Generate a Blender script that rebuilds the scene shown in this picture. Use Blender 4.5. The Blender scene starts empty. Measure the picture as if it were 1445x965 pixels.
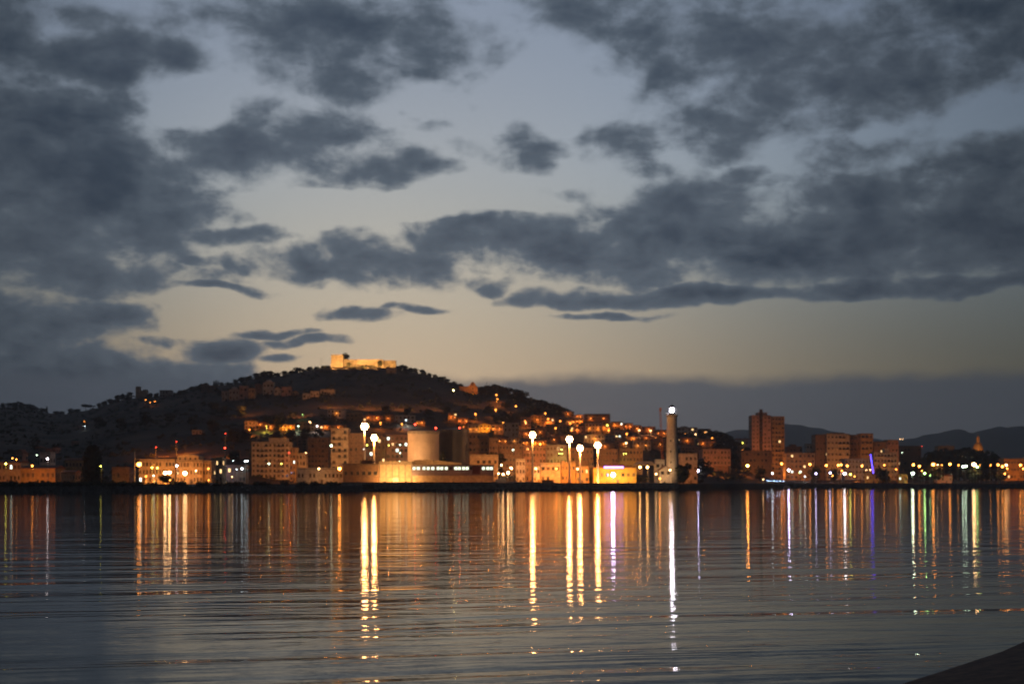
import bpy, math, random
from mathutils import Vector, Matrix, noise
R = math.radians
rnd = random.Random(7)
sc = bpy.context.scene
COL = sc.collection

# ---------------------------------------------------------------- camera, sky, sun, exposure
F, CX, HY, EYE = 2007.0, 722.5, 680.0, 5.0        # focal length in pixels of a 1445 px wide frame, horizon row, eye height
cam_d = bpy.data.cameras.new('camera')
cam_d.lens = 50.0; cam_d.sensor_width = 36.0
cam_d.shift_y = (HY - 482.5) / 1445.0
cam_d.clip_start = 0.5; cam_d.clip_end = 40000
cam_d.dof.use_dof = True; cam_d.dof.focus_distance = 70.0; cam_d.dof.aperture_fstop = 0.58
cam = bpy.data.objects.new('camera', cam_d); COL.objects.link(cam)
cam.location = (0, 0, EYE); cam.rotation_euler = (R(90), 0, 0)
sc.camera = cam
vs = sc.view_settings
vs.view_transform = 'Standard'; vs.look = 'None'; vs.exposure = 0.0; vs.gamma = 1.0; vs.use_curve_mapping = False
sc.cycles.use_denoising = True
sc.cycles.max_bounces = 6; sc.cycles.diffuse_bounces = 2; sc.cycles.glossy_bounces = 3
sc.cycles.sample_clamp_indirect = 8.0; sc.cycles.volume_bounces = 0
HAZE = 0.0001
SUN_EL, SUN_AZ = R(0.8), R(-5.0)                   # the sun is just going down behind the hill

def az_el(px, py):
    dx, dz = (px - CX) / F, (HY - py) / F
    return math.atan2(dx, 1.0), math.atan2(dz, math.hypot(dx, 1.0))

class Nodes:
    """tiny helper to write node maths"""
    def __init__(s, nt): s.nt = nt
    def n(s, t, **k):
        nd = s.nt.nodes.new(t)
        for a, v in k.items(): setattr(nd, a, v)
        return nd
    def put(s, sock, v):
        if hasattr(v, 'node') or isinstance(v, bpy.types.NodeSocket): s.nt.links.new(v, sock)
        else: sock.default_value = v
    def m(s, op, a, b=None, c=None, clamp=False):
        nd = s.n('ShaderNodeMath', operation=op, use_clamp=clamp)
        for i, v in enumerate((a, b, c)):
            if v is not None: s.put(nd.inputs[i], v)
        return nd.outputs[0]
    def v(s, op, a, b=None, c=None):
        nd = s.n('ShaderNodeVectorMath', operation=op)
        for i, v in enumerate((a, b, c)):
            if v is not None: s.put(nd.inputs[i], v)
        return nd.outputs[1] if op in ('DOT_PRODUCT', 'LENGTH') else nd.outputs[0]
    def xyz(s, x, y, z):
        nd = s.n('ShaderNodeCombineXYZ')
        for i, v in enumerate((x, y, z)): s.put(nd.inputs[i], v)
        return nd.outputs[0]
    def noise(s, vec, scale, detail=4, rough=0.55, dist=0.0):
        nd = s.n('ShaderNodeTexNoise')
        s.put(nd.inputs['Vector'], vec); nd.inputs['Scale'].default_value = scale
        nd.inputs['Detail'].default_value = detail; nd.inputs['Roughness'].default_value = rough
        nd.inputs['Distortion'].default_value = dist
        return nd.outputs[0]
    def smooth(s, x, a, b, lo=0.0, hi=1.0):
        nd = s.n('ShaderNodeMapRange', interpolation_type='SMOOTHSTEP')
        s.put(nd.inputs[0], x)
        for i, v in zip((1, 2, 3, 4), (a, b, lo, hi)): s.put(nd.inputs[i], v)
        return nd.outputs[0]
    def mix(s, f, a, b, blend='MIX'):
        nd = s.n('ShaderNodeMix', data_type='RGBA', blend_type=blend, clamp_factor=True)
        s.put(nd.inputs[0], f); s.put(nd.inputs[6], a); s.put(nd.inputs[7], b)
        return nd.outputs[2]
def rgb(*c): return (c[0], c[1], c[2], 1.0)

world = bpy.data.worlds.new('World'); sc.world = world; world.use_nodes = True
nt = world.node_tree; nt.nodes.clear(); N = Nodes(nt)
sky = N.n('ShaderNodeTexSky', sky_type='NISHITA', sun_disc=False)
sky.sun_elevation = SUN_EL; sky.sun_rotation = SUN_AZ; sky.altitude = 0
sky.air_density = 1.0; sky.dust_density = 1.0; sky.ozone_density = 1.6
tc = N.n('ShaderNodeTexCoord'); dirv = N.v('NORMALIZE', tc.outputs['Generated'])
sep = N.n('ShaderNodeSeparateXYZ'); N.put(sep.inputs[0], dirv)
AZ = N.m('ARCTAN2', sep.outputs[0], sep.outputs[1]); EL = N.m('ARCSINE', sep.outputs[2])
U = F / 100.0                                       # one unit = 100 px of the photograph's scale, about 2.9 degrees of sky
pa = N.xyz(N.m('MULTIPLY', AZ, U), N.m('MULTIPLY', EL, U), 0.0)
# ragged edges: warp the sky coordinates a little before the cloud shapes are read
wn = N.n('ShaderNodeTexNoise'); N.put(wn.inputs['Vector'], N.v('MULTIPLY', pa, (0.8, 1.3, 1.0)))
wn.inputs['Scale'].default_value = 0.9; wn.inputs['Detail'].default_value = 3.0
warp = N.v('MULTIPLY', N.v('SUBTRACT', wn.outputs['Color'], (0.5, 0.5, 0.5)), (1.3, 0.6, 0.0))
pw = N.v('ADD', pa, warp)
CLOUDS = [ # centre x, y, radius x, y (photo pixels), weight
 (10,45,62,75,1),(160,88,145,52,1.4),(50,170,145,80,1.4),(40,15,300,26,.7),(110,250,225,82,1.3),(320,212,190,50,1),(430,185,120,45,1),
 (450,45,190,75,1.1),(580,60,140,70,1),(665,80,60,35,.7),(490,115,85,42,1),(385,60,60,70,.5),(520,228,110,36,.9),(612,238,50,16,.8),
 (725,207,90,32,.8),(600,172,32,14,.5),(70,335,200,70,1.1),(190,300,120,32,.8),(320,332,95,18,.9),(120,385,210,30,.9),(290,409,95,8,.8),
 (30,455,150,50,1.1),(150,447,70,20,.9),(50,540,250,70,1.2),(225,480,40,12,.7),(312,492,75,22,1),(220,532,190,38,1),
 (440,368,110,24,1),(495,345,55,26,.8),(560,372,90,34,1),(640,330,85,42,1),(720,345,70,45,1),(330,374,45,15,.8),(268,370,35,13,.8),
 (800,350,150,50,1.1),(890,335,110,62,1.1),(970,310,120,70,1.1),(1080,345,190,60,1.2),(1260,335,230,60,1.2),(1420,335,180,60,1.2),
 (985,282,55,35,.9),(690,397,42,12,.8),(900,388,120,20,.7),(830,418,150,13,.95),(1010,414,140,15,1.0),(1200,407,190,15,1.05),(1390,402,140,15,1.05),
 (870,441,85,7,.8),(500,439,75,14,.95),(595,432,60,8,.8),(440,478,60,8,.8),(395,466,60,8,.75),(405,500,30,8,.75),
 (830,10,110,60,.9),(900,80,160,80,1),(1060,50,220,90,1),(1210,110,170,80,1),(1380,30,190,90,1.1),(1090,110,150,75,.9),
 (1030,180,115,42,1),(1300,120,80,60,.7),(885,210,62,36,.7),(915,242,45,14,.5),(1055,246,38,18,.7),(1210,215,100,34,.7),
 (1250,272,180,38,1),(1400,245,120,60,1),(805,268,35,12,.4)]
acc = None
for cx, cy, rx, ry, w in CLOUDS:
    a, e = az_el(cx, cy); ra, re = rx * 1.05 / F, ry * 1.08 / F
    sx, sy = 1 / (ra * U), 1 / (re * U)
    q = N.v('MULTIPLY_ADD', pw, (sx, sy, 0.0), (-a * U * sx, -e * U * sy, 0.0))
    d = N.m('MULTIPLY_ADD', N.v('DOT_PRODUCT', q, q), -w, w)
    acc = d if acc is None else N.m('SMOOTH_MAX', acc, d, 0.2)
for cx, cy, rx, ry, w in [(800,130,95,80,1.2),(255,145,75,40,1.3),(560,285,260,24,1.1),(600,140,60,30,.8),(1240,190,60,20,.5)]:
    a, e = az_el(cx, cy); sx, sy = F / rx / U, F / ry / U
    q = N.v('MULTIPLY_ADD', pw, (sx, sy, 0.0), (-a * U * sx, -e * U * sy, 0.0))
    acc = N.m('SUBTRACT', acc, N.m('MAXIMUM', N.m('MULTIPLY_ADD', N.v('DOT_PRODUCT', q, q), -w, w), 0.0))
acc = N.m('MAXIMUM', acc, -1.2)
# away from the part of the sky that is mapped above: broken cloud everywhere
gen = N.noise(N.v('MULTIPLY', pa, (0.16, 0.34, 1.0)), 1.0, 2, 0.5)
away = N.smooth(N.m('ABSOLUTE', AZ), R(21), R(27))
high = N.smooth(EL, R(19.5), R(24))
away = N.m('MAXIMUM', away, high)
gacc = N.m('MULTIPLY_ADD', gen, 7.0, -3.2)
accm = N.n('ShaderNodeMix', data_type='FLOAT'); N.put(accm.inputs[0], away); N.put(accm.inputs[2], acc); N.put(accm.inputs[3], gacc)
acc = accm.outputs[0]
fb = N.noise(N.v('MULTIPLY', pa, (0.85, 1.35, 1.0)), 1.35, 8, 0.60, 0.15)
fb2 = N.noise(N.v('MULTIPLY', pa, (0.5, 0.8, 1.0)), 0.7, 3, 0.5)
body = N.m('ADD', acc, N.m('MULTIPLY_ADD', fb, 2.9, -1.50))
dens = N.smooth(N.m('MULTIPLY', body, N.smooth(EL, R(6.0), R(17.0), 1.15, 0.72)), -0.14, 0.68)
# low bank of far cloud lying on the horizon
bank_top = N.m('MULTIPLY_ADD', N.noise(N.xyz(N.m('MULTIPLY', AZ, 9.0), N.m('MULTIPLY', EL, 14.0), 0.0), 1.0, 5, 0.6), R(2.0), R(3.25))
bank = N.smooth(N.m('SUBTRACT', bank_top, EL), R(-0.25), R(0.5))

tint = N.mix(N.smooth(EL, R(3.2), R(13.0)), rgb(0.55, 0.81, 1.38), rgb(1.0, 1.80, 2.95))
clear = N.mix(1.0, sky.outputs[0], tint, 'MULTIPLY')
hs = N.n('ShaderNodeHueSaturation'); hs.inputs['Saturation'].default_value = 0.62; N.put(hs.inputs['Color'], clear); clear = hs.outputs[0]
# cloud: dark slate body, a little lighter where it is thin, modulated by its own lumps
lump = N.smooth(fb2, 0.3, 0.7)
cdark = N.mix(lump, rgb(0.27, 0.43, 0.68), rgb(0.47, 0.64, 0.92))
cthin = rgb(1.15, 1.45, 1.8)
ccol = N.mix(N.smooth(body, 0.0, 1.7), cthin, cdark)
c = N.mix(N.m('MULTIPLY', dens, 0.97), clear, ccol)
c = N.mix(N.m('MULTIPLY', bank, 0.9), c, rgb(0.84, 1.0, 1.27))
# the sky darkens away from the afterglow
fall = N.smooth(N.m('ABSOLUTE', N.m('ADD', AZ, R(2.5))), R(5.0), R(26.0), 1.0, 0.56)
fall = N.m('MULTIPLY', fall, N.smooth(N.m('ABSOLUTE', AZ), R(30.0), R(110.0), 1.0, 0.4))
cf = N.n('ShaderNodeVectorMath', operation='SCALE'); N.put(cf.inputs[0], c); N.put(cf.inputs[3], fall)
bg = N.n('ShaderNodeBackground'); N.put(bg.inputs[0], cf.outputs[0]); bg.inputs[1].default_value = 0.11
out = N.n('ShaderNodeOutputWorld'); N.put(out.inputs[0], bg.outputs[0])
world.cycles.sampling_method = 'MANUAL'; world.cycles.sample_map_resolution = 512

sun_d = bpy.data.lights.new('sun', 'SUN'); sun_d.energy = 0.02; sun_d.angle = R(8); sun_d.color = (1.0, 0.7, 0.45)
sun = bpy.data.objects.new('sun', sun_d); COL.objects.link(sun)
sun.rotation_euler = (R(90) - SUN_EL, 0, math.pi - SUN_AZ)

# ---------------------------------------------------------------- helpers
class MB:
    def __init__(s): s.v = []; s.f = []; s.m = []
    def face(s, pts, m=0):
        b = len(s.v); s.v += [tuple(p) for p in pts]; s.f.append(tuple(range(b, b + len(pts)))); s.m.append(m)
    def raw(s, vs_, fs, m=0):
        b = len(s.v); s.v += [tuple(p) for p in vs_]
        for f in fs: s.f.append(tuple(b + i for i in f)); s.m.append(m)
    def box(s, x0, x1, y0, y1, z0, z1, m=0):
        s.raw([(x0,y0,z0),(x1,y0,z0),(x1,y1,z0),(x0,y1,z0),(x0,y0,z1),(x1,y0,z1),(x1,y1,z1),(x0,y1,z1)],
              [(0,3,2,1),(4,5,6,7),(0,1,5,4),(1,2,6,5),(2,3,7,6),(3,0,4,7)], m)
    def prism(s, poly, y0, y1, m=0):                # polygon in x,z (counter-clockwise seen from -y) swept along y
        n = len(poly)
        vv = [(x, y0, z) for x, z in poly] + [(x, y1, z) for x, z in poly]
        s.raw(vv, [tuple(range(n)), tuple(range(2*n-1, n-1, -1))] + [(i, i+n, (i+1) % n + n, (i+1) % n) for i in range(n)], m)
    def lathe(s, prof, n=16, m=0, cx=0, cy=0, a0=0.0, capb=False, capt=True):
        b = len(s.v)
        for r, z in prof:
            for k in range(n):
                a = a0 + 2*math.pi*k/n; s.v.append((cx + r*math.cos(a), cy + r*math.sin(a), z))
        for j in range(len(prof)-1):
            for k in range(n):
                s.f.append((b+j*n+k, b+j*n+(k+1) % n, b+(j+1)*n+(k+1) % n, b+(j+1)*n+k)); s.m.append(m)
        if capt: s.f.append(tuple(b+(len(prof)-1)*n+k for k in range(n))); s.m.append(m)
        if capb: s.f.append(tuple(b+k for k in range(n-1, -1, -1))); s.m.append(m)
    def tube(s, p, q, r0, r1=None, n=6, m=0):
        r1 = r0 if r1 is None else r1
        p, q = Vector(p), Vector(q); d = (q - p).normalized()
        a = d.cross(Vector((0,0,1)) if abs(d.z) < .9 else Vector((1,0,0))).normalized(); c = d.cross(a)
        vv = []
        for pt, r in ((p, r0), (q, r1)):
            for k in range(n):
                t = 2*math.pi*k/n; vv.append(pt + (a*math.cos(t) + c*math.sin(t))*r)
        s.raw(vv, [(k, (k+1) % n, (k+1) % n + n, k+n) for k in range(n)] + [tuple(range(n-1, -1, -1)), tuple(range(n, 2*n))], m)
    def ball(s, c, r, m=0, nu=8, nv=5, sq=(1,1,1), jit=0.0, rg=None):
        vv = [(c[0], c[1], c[2]-r*sq[2])]
        for j in range(1, nv):
            ph = -math.pi/2 + math.pi*j/nv
            for i in range(nu):
                t = 2*math.pi*i/nu; k = r*(1 + (rg.uniform(-jit, jit) if rg else 0))
                vv.append((c[0]+k*sq[0]*math.cos(ph)*math.cos(t), c[1]+k*sq[1]*math.cos(ph)*math.sin(t), c[2]+k*sq[2]*math.sin(ph)))
        vv.append((c[0], c[1], c[2]+r*sq[2])); L = len(vv)-1
        fs = [(0, 1+(i+1) % nu, 1+i) for i in range(nu)]
        for j in range(nv-2):
            for i in range(nu):
                a, b_ = 1+j*nu+i, 1+j*nu+(i+1) % nu
                fs.append((a, b_, b_+nu, a+nu))
        fs += [(L, L-nu+i, L-nu+(i+1) % nu) for i in range(nu)]
        s.raw(vv, fs, m)
    def mesh(s, name, mats):
        me = bpy.data.meshes.new(name); me.from_pydata(s.v, [], s.f)
        for m in mats: me.materials.append(m)
        me.polygons.foreach_set('material_index', s.m); me.update(); return me

def obj(name, data, parent=None, loc=(0,0,0), rot=(0,0,0)):
    o = bpy.data.objects.new(name, data); COL.objects.link(o)
    o.location = loc; o.rotation_euler = rot
    if parent: o.parent = parent
    return o
ALL_LABELS = {}
def tag(o, label, cat, group=None, kind=None):
    if label:
        if label in ALL_LABELS and not (group and ALL_LABELS[label] == group): print('DUPLICATE LABEL', label)
        ALL_LABELS[label] = group; o['label'] = label; o['category'] = cat
        if len(label.split()) > 16: print('LONG LABEL', len(label.split()), label)
    if group: o['group'] = group
    if kind: o['kind'] = kind
    return o
def thing(name, label, cat, loc, rz=0.0, group=None):
    return tag(obj(name, None, None, loc, (0,0,rz)), label, cat, group)
ORD = 'first second third fourth fifth sixth seventh eighth ninth tenth eleventh twelfth thirteenth fourteenth fifteenth sixteenth seventeenth eighteenth nineteenth twentieth'.split()
def XP(px, D): return (px - CX) / F * D
def ZP(py, D): return EYE + (HY - py) / F * D
def lerp(tab, x):
    if x <= tab[0][0]: return tab[0][1]
    for (a, b), (c, d) in zip(tab, tab[1:]):
        if x <= c: return b + (d - b) * (x - a) / (c - a)
    return tab[-1][1]

# ---------------------------------------------------------------- materials
MATS = {}
def mat(name, col, rough=0.9, spec=0.3, var=0.25, scale=0.6, metal=0.0, streak=0.0, col2=None, det=5):
    if name in MATS: return MATS[name]
    m = bpy.data.materials.new(name); m.use_nodes = True; MATS[name] = m
    t = m.node_tree; K = Nodes(t); b = t.nodes['Principled BSDF']
    b.inputs['Roughness'].default_value = rough; b.inputs['Specular IOR Level'].default_value = spec; b.inputs['Metallic'].default_value = metal
    g = K.n('ShaderNodeTexCoord'); oi = K.n('ShaderNodeObjectInfo')
    p = K.v('ADD', g.outputs['Object'], K.v('SCALE', (37.0, 11.0, 5.0)) if False else (0, 0, 0))
    n1 = K.noise(p, scale, det, 0.6)
    a = tuple(x*(1-var) for x in col); c2 = col2 or tuple(min(1, x*(1+var*.6)) for x in col)
    cc = K.mix(K.smooth(n1, 0.3, 0.7), rgb(*a), rgb(*c2))
    if streak:
        n2 = K.noise(K.v('MULTIPLY', p, (1.3, 1.3, 0.12)), 1.0, 3, 0.6)
        cc = K.mix(K.m('MULTIPLY', K.smooth(n2, 0.52, 0.75), streak), cc, rgb(*(x*.45 for x in col)))
    t.links.new(cc, b.inputs['Base Color'])
    return m
def glow(name, col, strength):
    if name in MATS: return MATS[name]
    m = bpy.data.materials.new(name); m.use_nodes = True; MATS[name] = m
    t = m.node_tree; t.nodes.clear(); e = t.nodes.new('ShaderNodeEmission'); o = t.nodes.new('ShaderNodeOutputMaterial')
    e.inputs[0].default_value = rgb(*col); e.inputs[1].default_value = strength; t.links.new(e.outputs[0], o.inputs[0])
    return m
M = dict(
 polew=mat('pale_pole_paint', (.5,.47,.42), rough=.6, var=.1),
 cream=mat('cream_plaster', (.52,.43,.31), streak=.35), white=mat('white_plaster', (.66,.62,.55), streak=.3), ochre=mat('ochre_plaster', (.46,.30,.14), streak=.35),
 pink=mat('pink_plaster', (.46,.28,.21), streak=.35), brown=mat('brown_plaster', (.25,.165,.11), streak=.3), grey=mat('grey_plaster', (.38,.36,.34), streak=.3),
 concrete=mat('concrete', (.30,.28,.25), streak=.4, var=.3), stone=mat('castle_stone', (.42,.34,.23), var=.35, scale=.5, streak=.3), roof=mat('terracotta_tiles', (.26,.11,.06), var=.4, scale=2.0),
 flat=mat('flat_roof_felt', (.20,.18,.16), var=.3), frame=mat('window_frame', (.35,.32,.28), var=.1), glass=mat('window_glass', (.02,.022,.025), rough=.08, spec=.6, var=.1),
 shutter=mat('wooden_shutter', (.17,.12,.08), var=.3), iron=mat('painted_iron', (.08,.08,.08), rough=.5, spec=.4), galv=mat('galvanised_steel', (.34,.34,.33), rough=.45, metal=.6, var=.15),
 rock=mat('rubble_rock', (.11,.10,.09), var=.5, scale=1.2), seawall=mat('sea_wall_concrete', (.27,.245,.21), var=.4, scale=.5, streak=.5), sand=mat('dark_wet_sand', (.16,.09,.06), var=.6, scale=2.5, rough=.85),
 leaf=mat('dark_foliage', (.04,.05,.022), var=.5, scale=.8, rough=.8), leaf2=mat('olive_foliage', (.055,.055,.03), var=.5, scale=.8, rough=.8), bark=mat('bark', (.08,.055,.04), var=.4, scale=2),
 boatw=mat('white_boat_hull', (.55,.55,.54), rough=.3, spec=.5, var=.1), boatb=mat('blue_boat_hull', (.04,.07,.15), rough=.35, spec=.5, var=.15), boatr=mat('rust_red_hull', (.22,.05,.03), rough=.5, var=.3),
 wood=mat('varnished_wood', (.20,.10,.05), rough=.4, var=.3), canvas=mat('canvas_cover', (.12,.16,.28), var=.2), purplew=mat('violet_grey_cladding', (.24,.21,.27), var=.15, rough=.5),
 tankl=mat('pale_tank_paint', (.50,.42,.33), var=.15, scale=.3, rough=.6, streak=.35), tankd=mat('slate_tank_paint', (.075,.075,.078), var=.2, scale=.3, rough=.6, streak=.4),
 yellow=mat('yellow_plaster', (.60,.40,.10), streak=.25), road=mat('asphalt', (.05,.048,.045), var=.3, scale=.4), tent=mat('blue_awning', (.10,.22,.55), var=.15))
SOD = (1.0, 0.27, 0.025); WARM = (1.0, 0.48, 0.16); WHT = (1.0, 0.86, 0.86); VIO = (0.72, 0.62, 1.0); GRN = (0.55, 1.0, 0.28); LIME = (0.95, 0.85, 0.12)
RED = (1.0, 0.05, 0.025); COOL = (0.80, 0.95, 1.0); PURP = (0.22, 0.08, 1.0); PALEG = (0.72, 0.95, 0.66)
COLN = {SOD:'orange', WARM:'warm white', WHT:'white', VIO:'violet white', GRN:'green', LIME:'yellow', RED:'red', COOL:'cool white', PURP:'purple', PALEG:'pale green'}

# ---------------------------------------------------------------- ground: coast, hill
SHORE = [(-700,640),(0,655),(150,690),(300,705),(480,748),(520,775),(700,788),(900,850),(960,900),(1040,1000),(1110,1150),(1150,1265),(1445,1265),(2100,1265)]
SIL = [(-500,575),(-200,562),(0,574),(20,573),(40,577),(60,581),(85,585),(100,583),(115,579),(130,577),(145,572),(160,567),(175,561),(190,559),(215,559),(240,559),(255,557),(265,553),(285,548),
 (300,546),(330,541),(360,534),(380,530),(400,530),(420,526),(440,521),(465,517),(500,516),(530,518),(560,519),(575,523),(590,526),(610,531),(625,537),(645,546),(660,551),(680,555),(700,556),(720,558),
 (735,566),(750,573),(770,580),(790,586),(830,592),(870,600),(900,604),(940,608),(970,610),(1000,617),(1030,630),(1050,642),(1064,657),(1085,677),(1445,678),(3000,678)]
RIDGE = [(-500,1900),(100,1750),(200,1500),(350,1450),(500,1460),(640,1400),(800,1330),(950,1290),(1100,1300)]
FOOT = [(-500,800),(0,800),(300,860),(500,930),(700,960),(900,990),(1050,1050),(1150,1290)]
def terrain(x, y):
    px = CX + F*x/max(y, 1.0)
    e = (HY - lerp(SIL, px))/F; Dr = lerp(RIDGE, px); D0 = lerp(FOOT, px); Zr = EYE + e*Dr
    if 694 < px < 800 and 816 < y < 884: return -3.0          # the inner basin behind the mole
    if y < D0: return 4.0
    if y < Dr:
        t = (y - D0)/(Dr - D0); z = 4 + (Zr - 4)*t**0.92
    else:
        t = 1.0; z = 4 + (Zr - 4)*math.exp(-((y - Dr)/420.0)**2)
    k = min(1, t*3)*min(1, max(0, (Zr-4)/30))*(1 - .8*math.exp(-((y-Dr)/60)**2))
    return z + 2.2*k*noise.noise((x*.018, y*.018, 3.1)) + 1.0*k*noise.noise((x*.06, y*.06, 1.7))
def on_ray(px, py, h=0.0, D0=None):
    """distance at which the line of sight through (px,py) is h metres above the hill"""
    D = D0 or lerp(FOOT, px) - 60; Dr = lerp(RIDGE, px); prev = D
    while D < Dr + 20:
        if ZP(py, D) - terrain(XP(px, D), D) <= h: return D
        D += 3.0
    return Dr - 4
g = MB(); ups = [(-900 + 22*i) for i in range(170)]
ws = [('s', 0.0, -3), ('s', .25, 3.9), ('s', 6, None)] + [('d', t) for t in [i/70 for i in range(1, 71)]] + [('f', k) for k in (1800, 1900, 2050, 2250, 2600, 3200, 4500, 6500)]
rows = []
for w in ws:
    row = []
    for px in ups:
        u = (px - CX)/F; s0 = lerp(SHORE, px)
        if w[0] == 's': D = s0 + w[1]
        elif w[0] == 'd': D = s0 + 6 + (1780 - s0 - 6)*w[1]
        else: D = w[1]
        z = w[2] if w[0] == 's' and w[2] is not None else terrain(u*D, D)
        row.append((u*D, D, z))
    rows.append(row)
nn = len(ups)
g.raw([p for r in rows for p in r], [(j*nn+i, j*nn+i+1, (j+1)*nn+i+1, (j+1)*nn+i) for j in range(len(rows)-1) for i in range(nn-1)])
mt = mat('hillside_earth', (.050,.033,.021), var=.5, scale=.02, col2=(.105,.068,.042), det=9)
o = obj('terrain', g.mesh('terrain', [mt])); o['kind'] = 'structure'
for p in o.data.polygons: p.use_smooth = True

# far mountains
def mountain(prof, D, depth):
    mb = MB(); P = []
    pts = []
    x = prof[0][0]
    while x <= prof[-1][0]: pts.append(x); x += 6
    rr = [0, .25, .5, .75, 1.0, 1.3, 1.8]
    for t in rr:
        for px in pts:
            yy = D + (t-1)*depth; h = (HY - lerp(prof, px))/F*D + 12*noise.noise((px*.06, 5.0, D))*.5 + 3*noise.noise((px*.2, 9.0, D))
            k = t if t <= 1 else max(0, 1-(t-1)*1.25)
            z = 2 + h*(k**.8) * (1 + .25*(1-abs(k-.5)*2)*(noise.noise((px*.03, t*3, D))))
            P.append(((px-CX)/F*yy, yy, z if t > 0 else -2))
    n = len(pts)
    mb.raw(P, [(j*n+i, j*n+i+1, (j+1)*n+i+1, (j+1)*n+i) for j in range(len(rr)-1) for i in range(n-1)])
    o = obj('mountain', mb.mesh('mountain', [mat('far_mountain', (.11,.11,.105), var=.3, scale=.002)])); o['kind'] = 'structure'
    for p in o.data.polygons: p.use_smooth = True
mountain([(900,640),(960,630),(1010,613),(1030,607),(1060,604),(1100,598),(1130,598),(1165,605),(1200,612),(1250,620),(1320,632),(1400,650)], 5600, 1200)
mountain([(1200,640),(1240,631),(1265,622),(1290,616),(1330,608),(1350,604),(1372,609),(1395,603),(1425,600),(1450,601),(1500,610),(1560,602),(1640,606),(1760,622),(2000,660)], 4600, 1100)

# ---------------------------------------------------------------- water
wm = bpy.data.materials.new('sea_water'); wm.use_nodes = True
t = wm.node_tree; K = Nodes(t); b = t.nodes['Principled BSDF']
b.inputs['Base Color'].default_value = rgb(.006,.010,.014); b.inputs['Roughness'].default_value = .042; b.inputs['IOR'].default_value = 1.23
b.inputs['Specular IOR Level'].default_value = .42
gp = K.n('ShaderNodeNewGeometry').outputs['Position']
rot = K.n('ShaderNodeVectorRotate', rotation_type='Z_AXIS'); K.put(rot.inputs['Vector'], gp); rot.inputs['Angle'].default_value = R(-13)
pr = rot.outputs[0]
swell = K.noise(K.v('MULTIPLY', pr, (.03, .24, .2)), 1.0, 3, .55, .6)          # long low swell lines
rip = K.noise(K.v('MULTIPLY', pr, (.22, .8, .5)), 1.0, 4, .55, .5)             # wind ripples
fine = K.noise(K.v('MULTIPLY', gp, (1.5, 4.0, 2.0)), 1.0, 2, .5)
patch = K.smooth(K.noise(K.v('MULTIPLY', gp, (.012, .02, .02)), 1.0, 2, .5), .35, .65, .45, 1.0)
h = K.m('ADD', K.m('MULTIPLY', swell, .10), K.m('MULTIPLY', K.m('ADD', K.m('MULTIPLY', rip, .025), K.m('MULTIPLY', fine, .0045)), patch))
bp = K.n('ShaderNodeBump'); bp.inputs['Strength'].default_value = 1.0; bp.inputs['Distance'].default_value = 1.0
K.put(bp.inputs['Height'], h); t.links.new(bp.outputs[0], b.inputs['Normal'])
w = MB(); w.face([(-2500,-400,0),(2500,-400,0),(2500,1900,0),(-2500,1900,0)])
o = obj('sea', w.mesh('sea', [wm])); tag(o, None, None, kind='structure')

# the beach the photograph was taken from: a sheet falling to the water, its edge running away to the right
bm_ = MB(); P = []
edge = [(-60,-40),(-30,-16),(-8,4),(1.5,17),(8.2,32.5),(9.9,35.4),(12.2,38.6),(14.6,42.0),(16.8,45.6),(20.5,51),(27,59),(38,70),(60,84),(110,100)]
for i, (ex, ey) in enumerate(edge):
    a = edge[max(0,i-1)]; c = edge[min(len(edge)-1,i+1)]; tx, ty = c[0]-a[0], c[1]-a[1]; L = math.hypot(tx, ty); nx, ny = ty/L, -tx/L
    for s_, z in ((-3,-.5),(0,.02),(.6,.14),(1.5,.34),(4,.7),(9,1.5),(16,2.4),(24,3.1),(60,3.4)):
        P.append((ex+nx*s_, ey+ny*s_, z + (.05*noise.noise((ex*.7+s_, ey*.7, 2)) if s_ > 0 else 0)))
bm_.raw(P, [(i*9+j, i*9+j+1, (i+1)*9+j+1, (i+1)*9+j) for i in range(len(edge)-1) for j in range(8)])
o = obj('beach', bm_.mesh('beach', [M['sand']])); o['kind'] = 'structure'
for p in o.data.polygons: p.use_smooth = True

# ---------------------------------------------------------------- builders: windows, balconies, buildings
_wc = {}
def window_mesh(w, h, kind):
    w, h = round(w*5)/5 or .2, round(h*5)/5 or .2
    k = (w, h, kind)
    if k not in _wc:
        q = MB(); f = .10
        q.box(-w/2-f, -w/2, -.07, .05, -h/2, h/2, 0); q.box(w/2, w/2+f, -.07, .05, -h/2, h/2, 0)
        q.box(-w/2-f, w/2+f, -.07, .05, h/2, h/2+f, 0); q.box(-w/2-f-.06, w/2+f+.06, -.14, .05, -h/2-f, -h/2, 0)
        q.box(-w/2, w/2, -.03, .05, -h/2, h/2, 1)
        if kind == 'dark': q.box(-.03, .03, -.055, -.028, -h/2, h/2, 0)
        if kind == 'shut':
            for i in range(4): q.box(-w/2+.04, w/2-.04, -.06, -.028, -h/2 + h*(i+.1)/4, -h/2 + h*(i+.8)/4, 1)
        pm = {'dark': M['glass'], 'shut': M['shutter'], 'lit': glow('lit_window_warm', (1,.62,.25), 2.2), 'litw': glow('lit_window_white', (.85,1,.85), 2.6), 'office': glow('lit_office_window', (.90,1.0,.72), 1.7)}[kind]
        _wc[k] = q.mesh('window', [M['frame'], pm])
    return _wc[k]
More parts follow.
